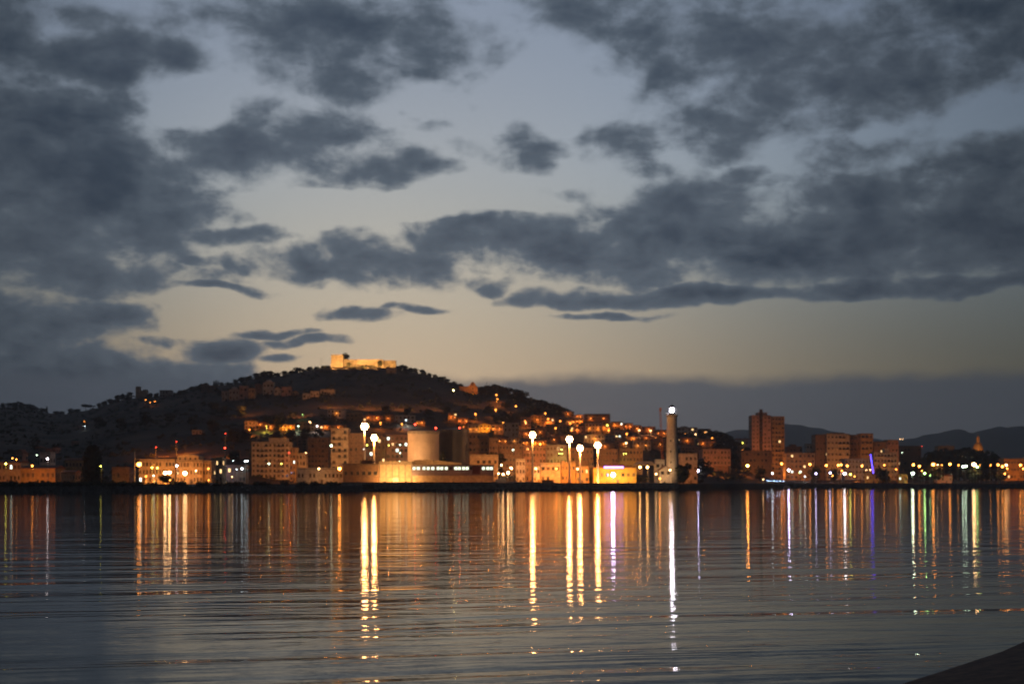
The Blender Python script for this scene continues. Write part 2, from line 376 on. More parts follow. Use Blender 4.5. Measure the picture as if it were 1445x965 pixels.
def balcony_mesh(w):
    w = round(w*2)/2; k = ('balc', w)
    if k not in _wc:
        q = MB(); q.box(-w/2, w/2, -1.3, .05, -.16, 0, 0); q.box(-w/2, w/2, -1.3, -1.24, .95, 1.0, 1)
        n = max(3, int(w/.35))
        for i in range(n+1):
            x = -w/2 + .03 + (w-.06)*i/n; q.box(x-.03, x+.03, -1.29, -1.25, 0, .95, 1)
        for x in (-w/2+.002, w/2-.042): q.box(x, x+.04, -1.24, 0, .3, .95, 1)
        _wc[k] = q.mesh('balcony', [M['concrete'], M['iron']])
    return _wc[k]
def door_mesh(w, h):
    k = ('door', round(w, 1), round(h, 1))
    if k not in _wc:
        q = MB(); q.box(-w/2-.12, -w/2, -.08, .05, 0, h, 0); q.box(w/2, w/2+.12, -.08, .05, 0, h, 0); q.box(-w/2-.12, w/2+.12, -.08, .05, h, h+.14, 0)
        q.box(-w/2, w/2, -.03, .05, 0, h, 1); q.box(-.02, .02, -.05, -.028, 0.05, h-.05, 0)
        _wc[k] = q.mesh('door', [M['frame'], M['shutter']])
    return _wc[k]
BUILT = []
def building(name, label, cat, px0, px1, pyt, base=None, D=None, depth=12, m='cream', rows=3, cols=4, roof='flat', roof_h=2.0, lit=0.04, balc=(), group=None,
             side=True, door=True, hut=None, shut=.45, ww=.45, wh=.5, row0=0, yaw=0.0, rmat=None, chim=0, aerial=0, open_ground=0, win=True, fill_wall_lamp=0):
    pc = (px0+px1)/2
    if D is None: D = on_ray(pc, base)
    x0, x1 = XP(px0, D), XP(px1, D); w = x1-x0; zb = terrain((x0+x1)/2, D); top = ZP(pyt, D)
    if roof in ('hip', 'gable', 'front'): top -= roof_h
    h = max(2.4, top - zb)
    e = thing(name, label, cat, ((x0+x1)/2, D+depth/2, zb), yaw, group)
    BUILT.append((pc, pyt, D, w, h))
    d2 = depth/2; drop = min(9.0, 1.0 + depth*.45) if base is not None else .6
    q = MB()
    if open_ground:
        q.box(-w/2, w/2, -d2, d2, open_ground, h); q.box(-w/2+1, w/2-1, -d2+5, d2-.5, -drop, open_ground-.003)
    elif roof == 'front':
        q.prism([(-w/2,-drop),(w/2,-drop),(w/2,h),(0,h+roof_h-.12),(-w/2,h)], -d2, d2)
    elif roof == 'gable':
        q.box(-w/2, w/2, -d2, d2, -drop, h)
    else: q.box(-w/2, w/2, -d2, d2, -drop, h)
    obj('wall', q.mesh('wall', [M[m]]), e)
    if open_ground:
        n = max(4, int(w/5))
        for i in range(n+1):
            c = MB(); xx = -w/2+.4+(w-.8)*i/n; c.box(xx-.25, xx+.25, -d2+.1, -d2+.6, -.6, open_ground-.004); obj('pillar', c.mesh('pillar', [M['concrete']]), e)
    q = MB(); rm = M[rmat or ('flat' if roof == 'flat' else 'roof')]
    if roof == 'flat':
        o_ = .18; q.box(-w/2-o_, w/2+o_, -d2-o_, d2+o_, h+.003, h+.28)
        for a in ((-w/2, w/2, -d2, -d2+.25), (-w/2, w/2, d2-.25, d2), (-w/2, -w/2+.25, -d2+.252, d2-.252), (w/2-.25, w/2, -d2+.252, d2-.252)): q.box(*a, h+.283, h+.85, 1)
        obj('roof', q.mesh('roof', [rm, M[m]]), e)
    elif roof == 'hip':
        o_ = .5; r = max(0, (w-depth)/2) if w > depth else 0; r2 = max(0, (depth-w)/2)
        q.box(-w/2-o_, w/2+o_, -d2-o_, d2+o_, h+.003, h+.2)
        A = [(-w/2-o_,-d2-o_,h+.2),(w/2+o_,-d2-o_,h+.2),(w/2+o_,d2+o_,h+.2),(-w/2-o_,d2+o_,h+.2),(-r,-r2,h+roof_h),(r+.02,r2+.02,h+roof_h)]
        q.raw(A, [(0,1,5,4),(1,2,5),(2,3,4,5),(3,0,4)]); obj('roof', q.mesh('roof', [rm]), e)
    elif roof == 'gable':
        o_ = .4; q.raw([(-w/2-o_,-d2-o_,h),(w/2+o_,-d2-o_,h),(w/2+o_,0,h+roof_h),(-w/2-o_,0,h+roof_h),(-w/2-o_,d2+o_,h),(w/2+o_,d2+o_,h),
            (-w/2-o_,-d2-o_,h-.18),(w/2+o_,-d2-o_,h-.18),(-w/2-o_,d2+o_,h-.18),(w/2+o_,d2+o_,h-.18)],
            [(0,1,2,3),(3,2,5,4),(6,7,1,0),(9,8,4,5),(6,0,3,4,8),(1,7,9,5,2)]); obj('roof', q.mesh('roof', [rm]), e)
    elif roof == 'front':
        o_ = .4; s_ = roof_h/(w/2); zl = h - o_*s_
        q.raw([(-w/2-o_,-d2-o_,zl),(0,-d2-o_,h+roof_h),(0,d2+o_,h+roof_h),(-w/2-o_,d2+o_,zl),(w/2+o_,-d2-o_,zl),(w/2+o_,d2+o_,zl),
            (-w/2-o_,-d2-o_,zl+.2),(0,-d2-o_,h+roof_h+.2),(0,d2+o_,h+roof_h+.2),(-w/2-o_,d2+o_,zl+.2),(w/2+o_,-d2-o_,zl+.2),(w/2+o_,d2+o_,zl+.2)],
            [(6,7,8,9),(7,10,11,8),(0,1,7,6),(1,4,10,7),(0,6,9,3),(4,5,11,10)]); obj('roof', q.mesh('roof', [rm]), e)
    fh = (h-open_ground)/max(rows, 1); rg = random.Random(int(px0*13+pyt*7))
    if win and rows:
        def place(x, y, z, a, sw, bal=False):
            k = 'lit' if rg.random() < lit*.45 else ('litw' if rg.random() < lit*.2 else ('shut' if rg.random() < shut else 'dark'))
            if rg.random() < .07: return
            wv = max(.6, min(1.8, sw*ww*rg.choice((.8,1,1,1.25)))); hv = max(.6, min(2.0, fh*wh*rg.choice((.9,1,1,1.15))))
            obj('window', window_mesh(wv, hv, k), e, (x, y, z), (0,0,a))
            if bal: obj('balcony', balcony_mesh(min(sw*.8, 4.0)), e, (x, y, z-hv/2-.25), (0,0,a))
        sw = w/cols
        dc = cols//2 if door else -1
        for r_ in range(row0, rows):
            for c in range(cols):
                if r_ == 0 and c == dc and not open_ground: continue
                place(-w/2+sw*(c+.5), -d2, open_ground+fh*(r_+.56), 0, sw, (c in balc and r_ > 0))
        if door and not open_ground: obj('door', door_mesh(1.2, min(2.3, fh*.75)), e, (-w/2+sw*(dc+.5), -d2, .02))
        if side and abs(pc-CX) > 60:
            sc_ = max(1, int(depth/4)); s2 = depth/sc_; sg = 1 if pc < CX else -1
            for r_ in range(row0, rows):
                for c in range(sc_): place(sg*w/2, -d2+s2*(c+.5), open_ground+fh*(r_+.56), sg*math.pi/2, s2)
    if hut:
        a, b_, t_ = hut; q = MB(); xa, xb = XP(a, D)-(x0+x1)/2, XP(b_, D)-(x0+x1)/2; zt = ZP(t_, D)-zb
        q.box(xa, xb, -d2+1.2, d2-2, h+.29, zt); q.box(xa-.2, xb+.2, -d2+1, d2-1.8, zt+.003, zt+.2); obj('stair_hut', q.mesh('stair_hut', [M[m]]), e)
    for i in range(chim):
        q = MB(); xx = rg.uniform(-w*.35, w*.35); q.box(xx-.35, xx+.35, d2*.2, d2*.2+.7, h, h+(roof_h if roof != 'flat' else 0)+1.1); q.box(xx-.42, xx+.42, d2*.2-.07, d2*.2+.77, h+(roof_h if roof != 'flat' else 0)+1.103, h+(roof_h if roof != 'flat' else 0)+1.3)
        obj('chimney', q.mesh('chimney', [M['brown']]), e)
    for i in range(fill_wall_lamp):  # lamps added to brighten house fronts, in place of unseen lane light
        xx = -w/2 + w*(i+.5)/fill_wall_lamp + rg.uniform(-.6,.6); zl = min(h*.62, 4.2); q = MB(); q.tube((xx,-d2+.05,zl+.3),(xx,-d2-1.5,zl+.42), .04); q.lathe([(.34,zl+.2),(.2,zl+.42),(.05,zl+.5)], 8, 0, xx, -d2-1.5, capb=False)
        wl = obj('fill_wall_lamp', q.mesh('fill_wall_lamp', [M['iron']]), e)
        q = MB(); q.ball((xx,-d2-1.5,zl+.1), .19); obj('bulb', q.mesh('bulb', [glow('fill_wall_bulb', (1.0,.36,.07), 14)]), wl)
        ld = bpy.data.lights.new('lamp_light', 'POINT'); ld.energy = rg.choice((160, 260, 420)); ld.color = SOD; ld.shadow_soft_size = .15
        lo = bpy.data.objects.new('lamp_light', ld); COL.objects.link(lo); lo.parent = wl; lo.location = (xx, -d2-1.5, zl-.35)
    for i in range(aerial):
        q = MB(); xx = rg.uniform(-w*.4, w*.4); yy = rg.uniform(-d2*.4, d2*.4); q.tube((xx,yy,h), (xx,yy,h+3.2), .04)
        for zz, l in ((3.0,.7),(2.7,.55),(2.4,.4)): q.tube((xx-l,yy,h+zz), (xx+l,yy,h+zz), .03)
        obj('aerial', q.mesh('aerial', [M['galv']]), e)
    return e

# ---------------------------------------------------------------- the waterfront, one building at a time
B = building
B('shed', 'long orange-lit harbour shed at the far end of the dark ridge shore', 'shed', -8, 29, 649, D=765, depth=14, m='cream', rows=2, cols=7, roof='gable', roof_h=1.2)
B('warehouse', 'low orange-lit warehouse under a tiled roof, next to the long harbour shed', 'warehouse', 29, 78, 656, D=735, depth=16, m='ochre', rows=1, cols=7, roof='gable', roof_h=1.6, shut=.9)
B('house', 'small steep-gabled house just uphill of the low orange-lit warehouse', 'house', 23, 32, 634, D=842, depth=9, m='pink', rows=2, cols=2, roof='front', roof_h=2)
B('house', 'pale house whose end wall catches a greenish floodlight', 'house', 56, 71, 640, D=800, depth=9, m='white', rows=2, cols=3, roof='flat', lit=0)
B('house', 'dim pinkish cube of a house alone on the dark slope above the cypresses', 'house', 101, 108, 624, base=629, depth=7, m='pink', rows=1, cols=2, lit=0)
B('shed', 'dim low shed between the cypresses and the orange-lit warehouse', 'shed', 86, 106, 663, D=722, depth=9, m='brown', rows=1, cols=5, roof='gable', roof_h=1)
B('house', 'long unlit single-storey house tucked behind the row of cypresses', 'house', 92, 121, 646, D=835, depth=9, m='ochre', rows=2, cols=6, roof='gable', roof_h=1.3, lit=0)
B('house', 'squat brown quayside house beside the cypresses and the bare pole', 'house', 158, 182, 661, D=730, depth=9, m='brown', rows=1, cols=4, roof='flat', lit=.1)
B('hotel', 'long three-storey waterfront hotel, its cream front glowing orange', 'hotel', 196, 247, 650, D=724, depth=13, m='cream', rows=3, cols=11, roof='flat', lit=.06, shut=.6)
e = B('hall', 'waterfront hall with a broad triangular pediment rising over its cream front', 'hall', 249, 286, 651, D=722, depth=14, m='cream', rows=3, cols=8, roof='flat', lit=.06, shut=.6)
q = MB(); hw = 15*722/F; hz = ZP(651, 722)-4
q.prism([(-hw,hz+.30),(hw,hz+.30),(hw,hz+2.3),(0,hz+3.7),(-hw,hz+2.3)], -6.6, 5)
q.prism([(-hw-.4,hz+2.32),(0,hz+3.82),(hw+.4,hz+2.32),(hw+.4,hz+2.62),(0,hz+4.12),(-hw-.4,hz+2.62)], -7.1, 5.3)
pd = obj('pediment', q.mesh('pediment', [M['cream']]), e, (-1.0, 0, 0))
for i in range(4): obj('window', window_mesh(.9, 1.2, 'dark'), pd, (-3.9+2.6*i, -6.6, hz+1.35))
B('house', 'narrow plain house joined to the pedimented hall on the quay', 'house', 286, 298, 652, D=724, depth=11, m='cream', rows=3, cols=3, lit=.1)
B('house', 'flat-roofed cream quay house beyond the violet floodlight', 'house', 299, 314, 648, D=760, depth=10, m='cream', rows=3, cols=3, lit=.08, hut=(304,312,645))
B('house', 'low dark quay house facing the moored motor boats', 'house', 316, 347, 658, D=775, depth=10, m='brown', rows=2, cols=6, lit=.08)
B('apartment_block', 'seven-storey beige apartment block with a rooftop storey and a grid of balconies', 'apartment block', 355, 408, 625, D=900, depth=16, m='cream', rows=7, cols=9, balc=(2,3,6,7), hut=(379,403,618), lit=.03, aerial=3)
B('apartment_block', 'slim orange-lit block joined to the end of the beige balconied block', 'apartment block', 409, 417, 633, D=904, depth=14, m='ochre', rows=6, cols=2, lit=.03)
B('apartment_block', 'small four-storey block squeezed between two taller brown apartment blocks', 'apartment block', 418, 431, 641, D=912, depth=11, m='cream', rows=4, cols=3)
B('apartment_block', 'narrow brown apartment block with blind end wall behind the four-storey one', 'apartment block', 419, 433, 621, D=960, depth=13, m='brown', rows=8, cols=2)
B('apartment_block', 'wide dark brown apartment block with vertical window bays', 'apartment block', 434, 463, 619, D=935, depth=15, m='brown', rows=7, cols=6, balc=(1,4), lit=.03, aerial=2)
B('warehouse', 'long low white-fronted warehouse below the brown apartment blocks', 'warehouse', 419, 484, 662, D=812, depth=14, m='white', rows=1, cols=12, roof='flat', lit=.1)
B('apartment_block', 'tall apartment block with pale stacked balconies beside the tallest light mast', 'apartment block', 467, 491, 606, D=900, depth=15, m='cream', rows=9, cols=3, balc=(0,1,2), lit=.08, aerial=1)
B('apartment_block', 'plain brown block rising right behind the tallest light mast', 'apartment block', 492, 513, 613, D=906, depth=14, m='brown', rows=8, cols=3, shut=.8, lit=.02)
B('apartment_block', 'brown balconied block between the second light mast and the tanks', 'apartment block', 515, 544, 618, D=935, depth=15, m='brown', rows=7, cols=5, balc=(1,3), lit=.06, hut=(527,538,614))
B('apartment_block', 'balconied apartment block partly hidden by the pale tank', 'apartment block', 545, 576, 615, D=940, depth=15, m='pink', rows=8, cols=5, balc=(0,2,4), lit=.06)
e = B('workshop', 'squat brown flat-roofed quay workshop with a plant room on top', 'workshop', 484, 534, 656, D=800, depth=14, m='brown', rows=1, cols=6, lit=0, shut=0, wh=.3, side=False, door=False, hut=(509.5,525,649))
# yellow-lit hall and the office wing in front of the tanks
e = B('depot_hall', 'blank-walled depot hall glowing orange between workshop and office', 'hall', 535, 581.5, 653, D=806, depth=40, m='cream', rows=1, cols=1, win=False, rmat='concrete')
hw_ = 46.5/F*806/2; hh_ = ZP(653, 806)-4
q = MB()
for k in range(6): xx = -hw_+.35+(2*hw_-.7)*k/5; q.box(xx-.28, xx+.28, -20.22, -19.95, -.3, hh_-.9)
q.box(-hw_-.05, hw_+.05, -20.3, -19.95, hh_-.88, hh_-.45); q.box(-hw_-.04, hw_+.04, -20.16, -19.95, 3.6, 3.85); obj('facade_ribs', q.mesh('facade_ribs', [M['concrete']]), e)
q = MB(); q.box(-2.1, 2.1, -20.1, -19.95, 0, 3.5)
for k in range(9): q.box(-2.05, 2.05, -20.14, -20.09, .1+k*.38, .1+k*.38+.3)
obj('roller_door', q.mesh('roller_door', [M['galv']]), e)
D_ = 828; e = thing('shed', 'low shed with a shallow pale roof at the foot of the tanks', 'shed', (XP(618, D_), D_+6, 4))
q = MB(); x0, x1 = XP(582.5, D_)-XP(618, D_), XP(650, D_)-XP(618, D_); za = ZP(653.5, D_)-4; zc = ZP(648, D_)-4
q.box(x0, x1, -6, 6, -.5, za); obj('wall', q.mesh('wall', [M['cream']]), e)
q = MB(); q.prism([(x0-.4,za+.01),(x1+.4,za+.01),(x1+.4,za+.2),(x0+8,zc),(x0-.4,zc-.7)], -6.4, 6.4); obj('roof', q.mesh('roof', [M['cream']]), e)
D_ = 801; xm = XP(639, D_); e = thing('office_building', 'two-storey violet-clad harbour office with one strip of lit windows', 'office building', (xm, D_+7, 4))
q = MB(); x0, x1 = XP(582, D_)-xm, XP(696, D_)-xm; zz = lambda py: ZP(py, D_)-4
q.box(x0, x1, -7, 7, -.5, zz(671)); obj('plinth_wall', q.mesh('plinth_wall', [M['cream']]), e)
q = MB(); q.box(x0-.15, x1+.15, -7.3, 7, zz(671)+.003, zz(656.4)); obj('wall', q.mesh('wall', [M['purplew']]), e)
q = MB(); q.box(x0-.4, x1+.4, -7.6, 7.2, zz(656.4)+.003, zz(655.4)); obj('roof', q.mesh('roof', [M['concrete']]), e)
q = MB(); q.box(XP(666.5,D_)-xm, XP(677.5,D_)-xm, -7.36, -7.25, zz(669), zz(657.5)); obj('door_panel', q.mesh('door_panel', [mat('dull_red_panel', (.10,.03,.03))]), e)
wp = [583.5,589.5,597.5,603.5,610,617.5,622.5,629,635.5,642.5,647.5,653.5,658.5,663.5,681.5,687.5,692.5]
for i, px in enumerate(wp): obj('window', window_mesh((4.6 if i in (1,4,9) else 3.9)*.4*.85+.25, 1.6, 'office' if i not in (8,13) else 'dark'), e, (XP(px+.8, D_)-xm, -7.3, zz(660.6)))
# the tanks
def tank(label, pxc, hw, pyt, D, m, n_panel, lamps):
    x = XP(pxc, D); r = hw/F*D; h = ZP(pyt, D)-4
    e = thing('storage_tank', label, 'tank', (x, D+r, 4))
    q = MB(); q.lathe([(r,-.5),(r,h-2.2)], 48, capt=False)
    for k in range(n_panel):
        a = 2*math.pi*k/n_panel; c, s_ = math.cos(a), math.sin(a); q.tube((r*c,r*s_,0), (r*c,r*s_,h-2.3), .13, n=5)
    obj('shell', q.mesh('shell', [M[m]]), e)
    q = MB()
    for z_ in (h*.25, h*.5, h*.75): q.lathe([(r+.02,z_-.1),(r+.16,z_-.08),(r+.16,z_+.08),(r+.02,z_+.1)], 48, capt=False)
    obj('hoop', q.mesh('hoop', [M[m]]), e)
    q = MB(); q.lathe([(r+.35,h-2.19),(r+.35,h-.5),(r-.3,h-.35),(.3,h+.35)], 48, capb=True); obj('rim_band', q.mesh('rim_band', [M['iron'] if m == 'tankd' else M['concrete']]), e)
    q = MB()
    for k in range(32):
        a = 2*math.pi*k/32; b_ = 2*math.pi*(k+1)/32; p = ((r-.4)*math.cos(a), (r-.4)*math.sin(a)); p2 = ((r-.4)*math.cos(b_), (r-.4)*math.sin(b_))
        q.tube((*p,h-.45), (*p,h+.75), .035, n=4)
        for zz_ in (.2,.75): q.tube((*p,h+zz_), (*p2,h+zz_), .03, n=4)
    obj('railing', q.mesh('railing', [M['iron']]), e)
    for px, py in lamps:
        q = MB(); xx = XP(px, D)-x; zt = ZP(py, D)-4; q.tube((xx,-r*.55,h-.2), (xx,-r*.55,zt-.4), .06); bc = obj('beacon_post', q.mesh('beacon_post', [M['iron']]), e)
        q = MB(); q.ball((xx,-r*.55,zt), .42); obj('beacon_lamp', q.mesh('beacon_lamp', [glow('red_beacon', RED, 22)]), bc)
    return e
tank('pale round storage tank catching orange light beside the depot', 596, 22, 606.5, 858, 'tankl', 40, [(585,598.5),(614.5,603.5)])
tank('dark slate storage tank next to the pale one', 640, 20.5, 604.5, 874, 'tankd', 40, [(648,603)])

B('apartment_block', 'dim brown apartment block on the inland side of the dark tank', 'apartment block', 661, 689, 612, D=985, depth=15, m='brown', rows=6, cols=5, lit=.04, balc=(1,3))
B('apartment_block', 'dark narrow apartment block in shadow behind the moored trawler', 'apartment block', 690, 703, 619, D=975, depth=12, m='brown', rows=6, cols=3, lit=.02)
B('customs_house', 'cream two-storey quay building with five tall windows behind the office', 'public building', 663, 703, 643, D=905, depth=13, m='cream', rows=2, cols=5, lit=0, shut=.2, row0=0)
B('apartment_block', 'long flat brown block between the trawler masts and the third light mast', 'apartment block', 704, 737, 628, D=985, depth=13, m='brown', rows=5, cols=7, lit=.05)
B('apartment_block', 'reddish brown block right behind the third light mast', 'apartment block', 738, 770, 630, D=990, depth=13, m='pink', rows=5, cols=7, lit=.03)
B('apartment_block', 'grey-brown block with three lit windows between third and fourth light masts', 'apartment block', 771, 800, 629, D=992, depth=13, m='grey', rows=5, cols=6, lit=.09)
B('apartment_block', 'wide brown block behind the two middle light masts', 'apartment block', 801, 837, 633, D=995, depth=13, m='brown', rows=4, cols=7, lit=.03)
B('apartment_block', 'brown five-storey block between the last light mast and the yellow warehouse roof', 'apartment block', 846, 872, 635, D=1000, depth=13, m='brown', rows=4, cols=6, lit=.05)
B('apartment_block', 'rust-coloured flat block with two tiny lit windows, inland of the lighthouse hut', 'apartment block', 874, 907, 634, D=1010, depth=13, m='ochre', rows=4, cols=7, lit=.07)
B('house', 'pale narrow quay house beside the trawler bow', 'house', 728, 741, 649, D=905, depth=11, m='white', rows=3, cols=3, lit=.05)
B('house', 'plain ochre quay house between the pale narrow one and the third light mast', 'house', 742, 752, 657, D=905, depth=10, m='ochre', rows=2, cols=2, lit=.1)
B('house', 'low white quay house at the foot of the third light mast', 'house', 753, 762, 660, D=900, depth=10, m='white', rows=2, cols=2, lit=.1)
B('house', 'cream two-storey quay house with four even windows', 'house', 763, 791, 655, D=902, depth=11, m='cream', rows=2, cols=4, lit=0, chim=1)
B('house', 'ochre quay house with a rooftop room next to the four-windowed one', 'house', 792, 812, 654, D=904, depth=11, m='ochre', rows=2, cols=4, hut=(787+6,796,650), lit=.05)
B('house', 'low ochre quay house between the two middle light masts', 'house', 813, 831, 660, D=905, depth=10, m='ochre', rows=2, cols=3, lit=.1)
B('house', 'tall narrow quay house with a small tower room beside the yellow warehouse', 'house', 831, 838, 650, D=930, depth=9, m='ochre', rows=3, cols=2, lit=.05)
# yellow warehouse with violet lamp strip
e = B('warehouse', 'bright yellow quay warehouse with a violet light strip over its doors', 'warehouse', 838, 898, 652, D=898, depth=26, m='yellow', rows=1, cols=8, roof='hip', roof_h=3.6, lit=.0, side=False, wh=.4)
d0 = 898; xm = XP(868, d0); q = MB(); q.box(XP(852,d0)-xm, XP(880,d0)-xm, -13.55, -13.05, ZP(660.5,d0)-4, ZP(657.6,d0)-4, 0); q.box(XP(852,d0)-xm+.15, XP(880,d0)-xm-.15, -13.6, -13.56, ZP(660.2,d0)-4, ZP(657.9,d0)-4, 1)
obj('light_strip', q.mesh('light_strip', [M['iron'], glow('violet_strip', (.30,.16,1.0), 9)]), e)
# open-sided portico
D_ = 925; xm = XP(911, D_); e = thing('canopy', 'open market canopy with wide pale roof and two hanging lamps', 'canopy', (xm, D_+5, 4))
q = MB(); a = 15.5/F*D_; q.box(-a, a, -5, 5, ZP(656,D_)-4, ZP(655,D_)-4); q.raw([(-a,-5,ZP(655,D_)-3.997),(a,-5,ZP(655,D_)-3.997),(a,5,ZP(655,D_)-3.997),(-a,5,ZP(655,D_)-3.997),(-a*.6,0,ZP(650.5,D_)-4),(a*.6,0,ZP(650.5,D_)-4)], [(0,1,5,4),(1,2,5),(2,3,4,5),(3,0,4)])
obj('roof', q.mesh('roof', [M['cream']]), e)
for sx in (-.92, -.3, .3, .92):
    for sy in (-4.5, 4.5):
        q = MB(); q.box(sx*a-.2, sx*a+.2, sy-.2, sy+.2, -.5, ZP(656,D_)-4.003); obj('pillar', q.mesh('pillar', [M['cream']]), e)
for px in (903.5, 914):
    q = MB(); q.tube((XP(px,D_)-xm,-3,ZP(656,D_)-4), (XP(px,D_)-xm,-3,ZP(657.3,D_)-4), .05); l = obj('lamp_rod', q.mesh('lamp_rod', [M['iron']]), e)
    q = MB(); q.ball((XP(px,D_)-xm,-3,ZP(659,D_)-4), .6); obj('lamp_globe', q.mesh('lamp_globe', [glow('warm_globe', (1,.5,.14), 55)]), l)
B('house', 'small white box house between the canopy and the lighthouse', 'house', 925, 938, 650, D=940, depth=9, m='white', rows=2, cols=2, lit=.0)
B('cottage', 'gabled white keeper\'s cottage in front of the lighthouse foot', 'cottage', 930.5, 948, 657.5, D=908, depth=11, m='white', rows=2, cols=2, roof='front', roof_h=2.4, lit=.0, row0=1, door=False)
B('house', 'cream flat-roofed three-storey house just past the lighthouse', 'house', 960, 984, 641, D=985, depth=11, m='cream', rows=3, cols=4, lit=.06)

# lighthouse
D_ = 930; x = XP(949.5, D_); e = thing('lighthouse', 'tall tapering pale lighthouse with its lantern lit', 'lighthouse', (x, D_+5, 4))
zt = ZP(585, D_)-4; pr = lambda p: p/F*D_
q = MB(); q.lathe([(pr(9.8),-.5),(pr(9.6),2.5),(pr(9.0),2.9),(pr(7.0),zt-1.6)], 28, capt=False); obj('tower', q.mesh('tower', [mat('lighthouse_render', (.50,.45,.38), var=.15, streak=.35)]), e)
for i, z in enumerate((7, 14, 21, 28)):
    r = pr(9.0)+(pr(7.0)-pr(9.0))*(z-2.9)/(zt-4.5); obj('window', window_mesh(.7, 1.2, 'dark'), e, (-1.2, -math.sqrt(r*r-1.44)-.02, z), (0,0,-.3))
q = MB(); q.lathe([(pr(7.0),zt-1.59),(pr(8.4),zt-.5),(pr(8.6),zt-.1),(pr(8.6),zt+.15)], 28, capb=True)
for k in range(24):
    a = 2*math.pi*k/24; q.tube((pr(8.3)*math.cos(a),pr(8.3)*math.sin(a),zt+.15),(pr(8.3)*math.cos(a),pr(8.3)*math.sin(a),zt+1.2), .04, n=4)
    a2 = 2*math.pi*(k+1)/24; q.tube((pr(8.3)*math.cos(a),pr(8.3)*math.sin(a),zt+1.2),(pr(8.3)*math.cos(a2),pr(8.3)*math.sin(a2),zt+1.2), .04, n=4)
obj('gallery', q.mesh('gallery', [M['concrete']]), e)
q = MB(); q.lathe([(2.0,zt+.16),(2.0,zt+1.5)], 16, capt=True)
for k in range(8):
    a = 2*math.pi*k/8; q.tube((2*math.cos(a),2*math.sin(a),zt+1.5),(2*math.cos(a),2*math.sin(a),zt+4.6), .07, n=4)
ln = obj('lantern', q.mesh('lantern', [M['iron']]), e)
q = MB(); q.lathe([(2.3,zt+4.6),(2.1,zt+5.2),(1.2,zt+6.1),(.3,zt+6.6),(.15,zt+7.4)], 16, capb=True); obj('lantern_roof', q.mesh('lantern_roof', [M['iron']]), ln)
q = MB(); q.ball((0,0,zt+3.1), 1.35, nu=12, nv=8); obj('lens', q.mesh('lens', [glow('lighthouse_lens', (.92,.86,1.0), 120)]), ln)

# right-hand town
B('apartment_block', 'long pinkish block standing on open pillars past the lighthouse', 'apartment block', 992, 1031, 635, D=1085, depth=26, m='pink', rows=3, cols=8, open_ground=5.2, lit=.03)
B('apartment_block', 'brown flat block with round tree in front, below the tall tower block', 'apartment block', 1046, 1089, 637, D=1172, depth=20, m='brown', rows=4, cols=8, lit=.03)
B('apartment_block', 'low balconied block squeezed beside the brown flat block', 'apartment block', 1109, 1150, 640, D=1300, depth=15, m='ochre', rows=5, cols=7, balc=(1,3,5), lit=.03)
tb = B('tower_block', 'tall pinkish tower block with dark panel painted as its shaded central recess', 'tower block', 1061, 1088, 587, D=1330, depth=18, m='pink', rows=14, cols=5, balc=(2,), hut=(1070,1083,582), lit=.015, aerial=1, shut=.8)
q = MB(); hw_ = 27/F*1330/2; q.box(-hw_*.22, hw_*.12, -9.03, -8.9, 3, ZP(588.5, 1330)-6); obj('recess_shade_panel', q.mesh('recess_shade_panel', [M['bark']]), tb)  # dark panel proud of the wall, painting the shade of a recess
B('tower_block', 'darker ribbed tower block joined behind the tall pinkish one', 'tower block', 1088.8, 1107, 588.5, D=1338, depth=20, m='ochre', rows=14, cols=4, balc=(1,2), lit=.012)
B('apartment_block', 'dim block with stair hut behind the low balconied block', 'apartment block', 1110, 1132, 631, D=1420, depth=14, m='brown', rows=5, cols=5, hut=(1116,1124,627), lit=.02)
B('house', 'pale flat house end standing out between two brown blocks', 'house', 1138, 1151, 627, D=1430, depth=10, m='white', rows=6, cols=3, lit=0)
B('apartment_block', 'red-brown end block of the big stepped apartment group', 'apartment block', 1151, 1166, 614, D=1390, depth=20, m='brown', rows=8, cols=3, lit=.04)
B('apartment_block', 'beige eight-storey block, highest of the big stepped apartment group', 'apartment block', 1166.8, 1199, 613, D=1384, depth=20, m='cream', rows=8, cols=6, balc=(3,4,5), hut=(1172,1192,610.5), lit=.02)
B('apartment_block', 'recessed shadowed block within the big stepped apartment group', 'apartment block', 1199.8, 1214, 614.5, D=1396, depth=15, m='brown', rows=8, cols=3, balc=(1,), lit=.03)
B('apartment_block', 'ochre end block of the stepped apartment group, above the blue neon', 'apartment block', 1214.8, 1232, 612.5, D=1386, depth=18, m='ochre', rows=8, cols=3, balc=(0,1), lit=.03)
B('apartment_block', 'lower brown block stepping down from the big apartment group', 'apartment block', 1233, 1251, 624, D=1392, depth=15, m='brown', rows=6, cols=4, lit=.03)
B('apartment_block', 'rusty red cube-like block at the end of the stepped group', 'apartment block', 1252, 1268, 621.5, D=1400, depth=16, m='pink', rows=6, cols=3, lit=.0)
B('apartment_block', 'grey-beige low block in front of the stepped apartment group', 'apartment block', 1192, 1231, 648, D=1310, depth=13, m='grey', rows=4, cols=8, lit=.03)
B('apartment_block', 'beige four-storey block with railing balconies beside the blue neon', 'apartment block', 1233, 1266, 639, D=1312, depth=13, m='cream', rows=5, cols=7, balc=(1,3,5), hut=(1249,1255,633), lit=.03)
B('apartment_block', 'dim distant block beyond the rusty red cube-like one', 'apartment block', 1270, 1300, 630, D=1480, depth=14, m='brown', rows=5, cols=6, lit=.02)
B('villa', 'long dim villa showing its pale top over the dark park trees', 'villa', 1324, 1347, 630, D=1560, depth=14, m='ochre', rows=4, cols=6, lit=0)
B('hall', 'low orange-lit hall at the far end of the marina', 'hall', 1417, 1452, 648, D=1325, depth=16, m='ochre', rows=3, cols=8, lit=.08)
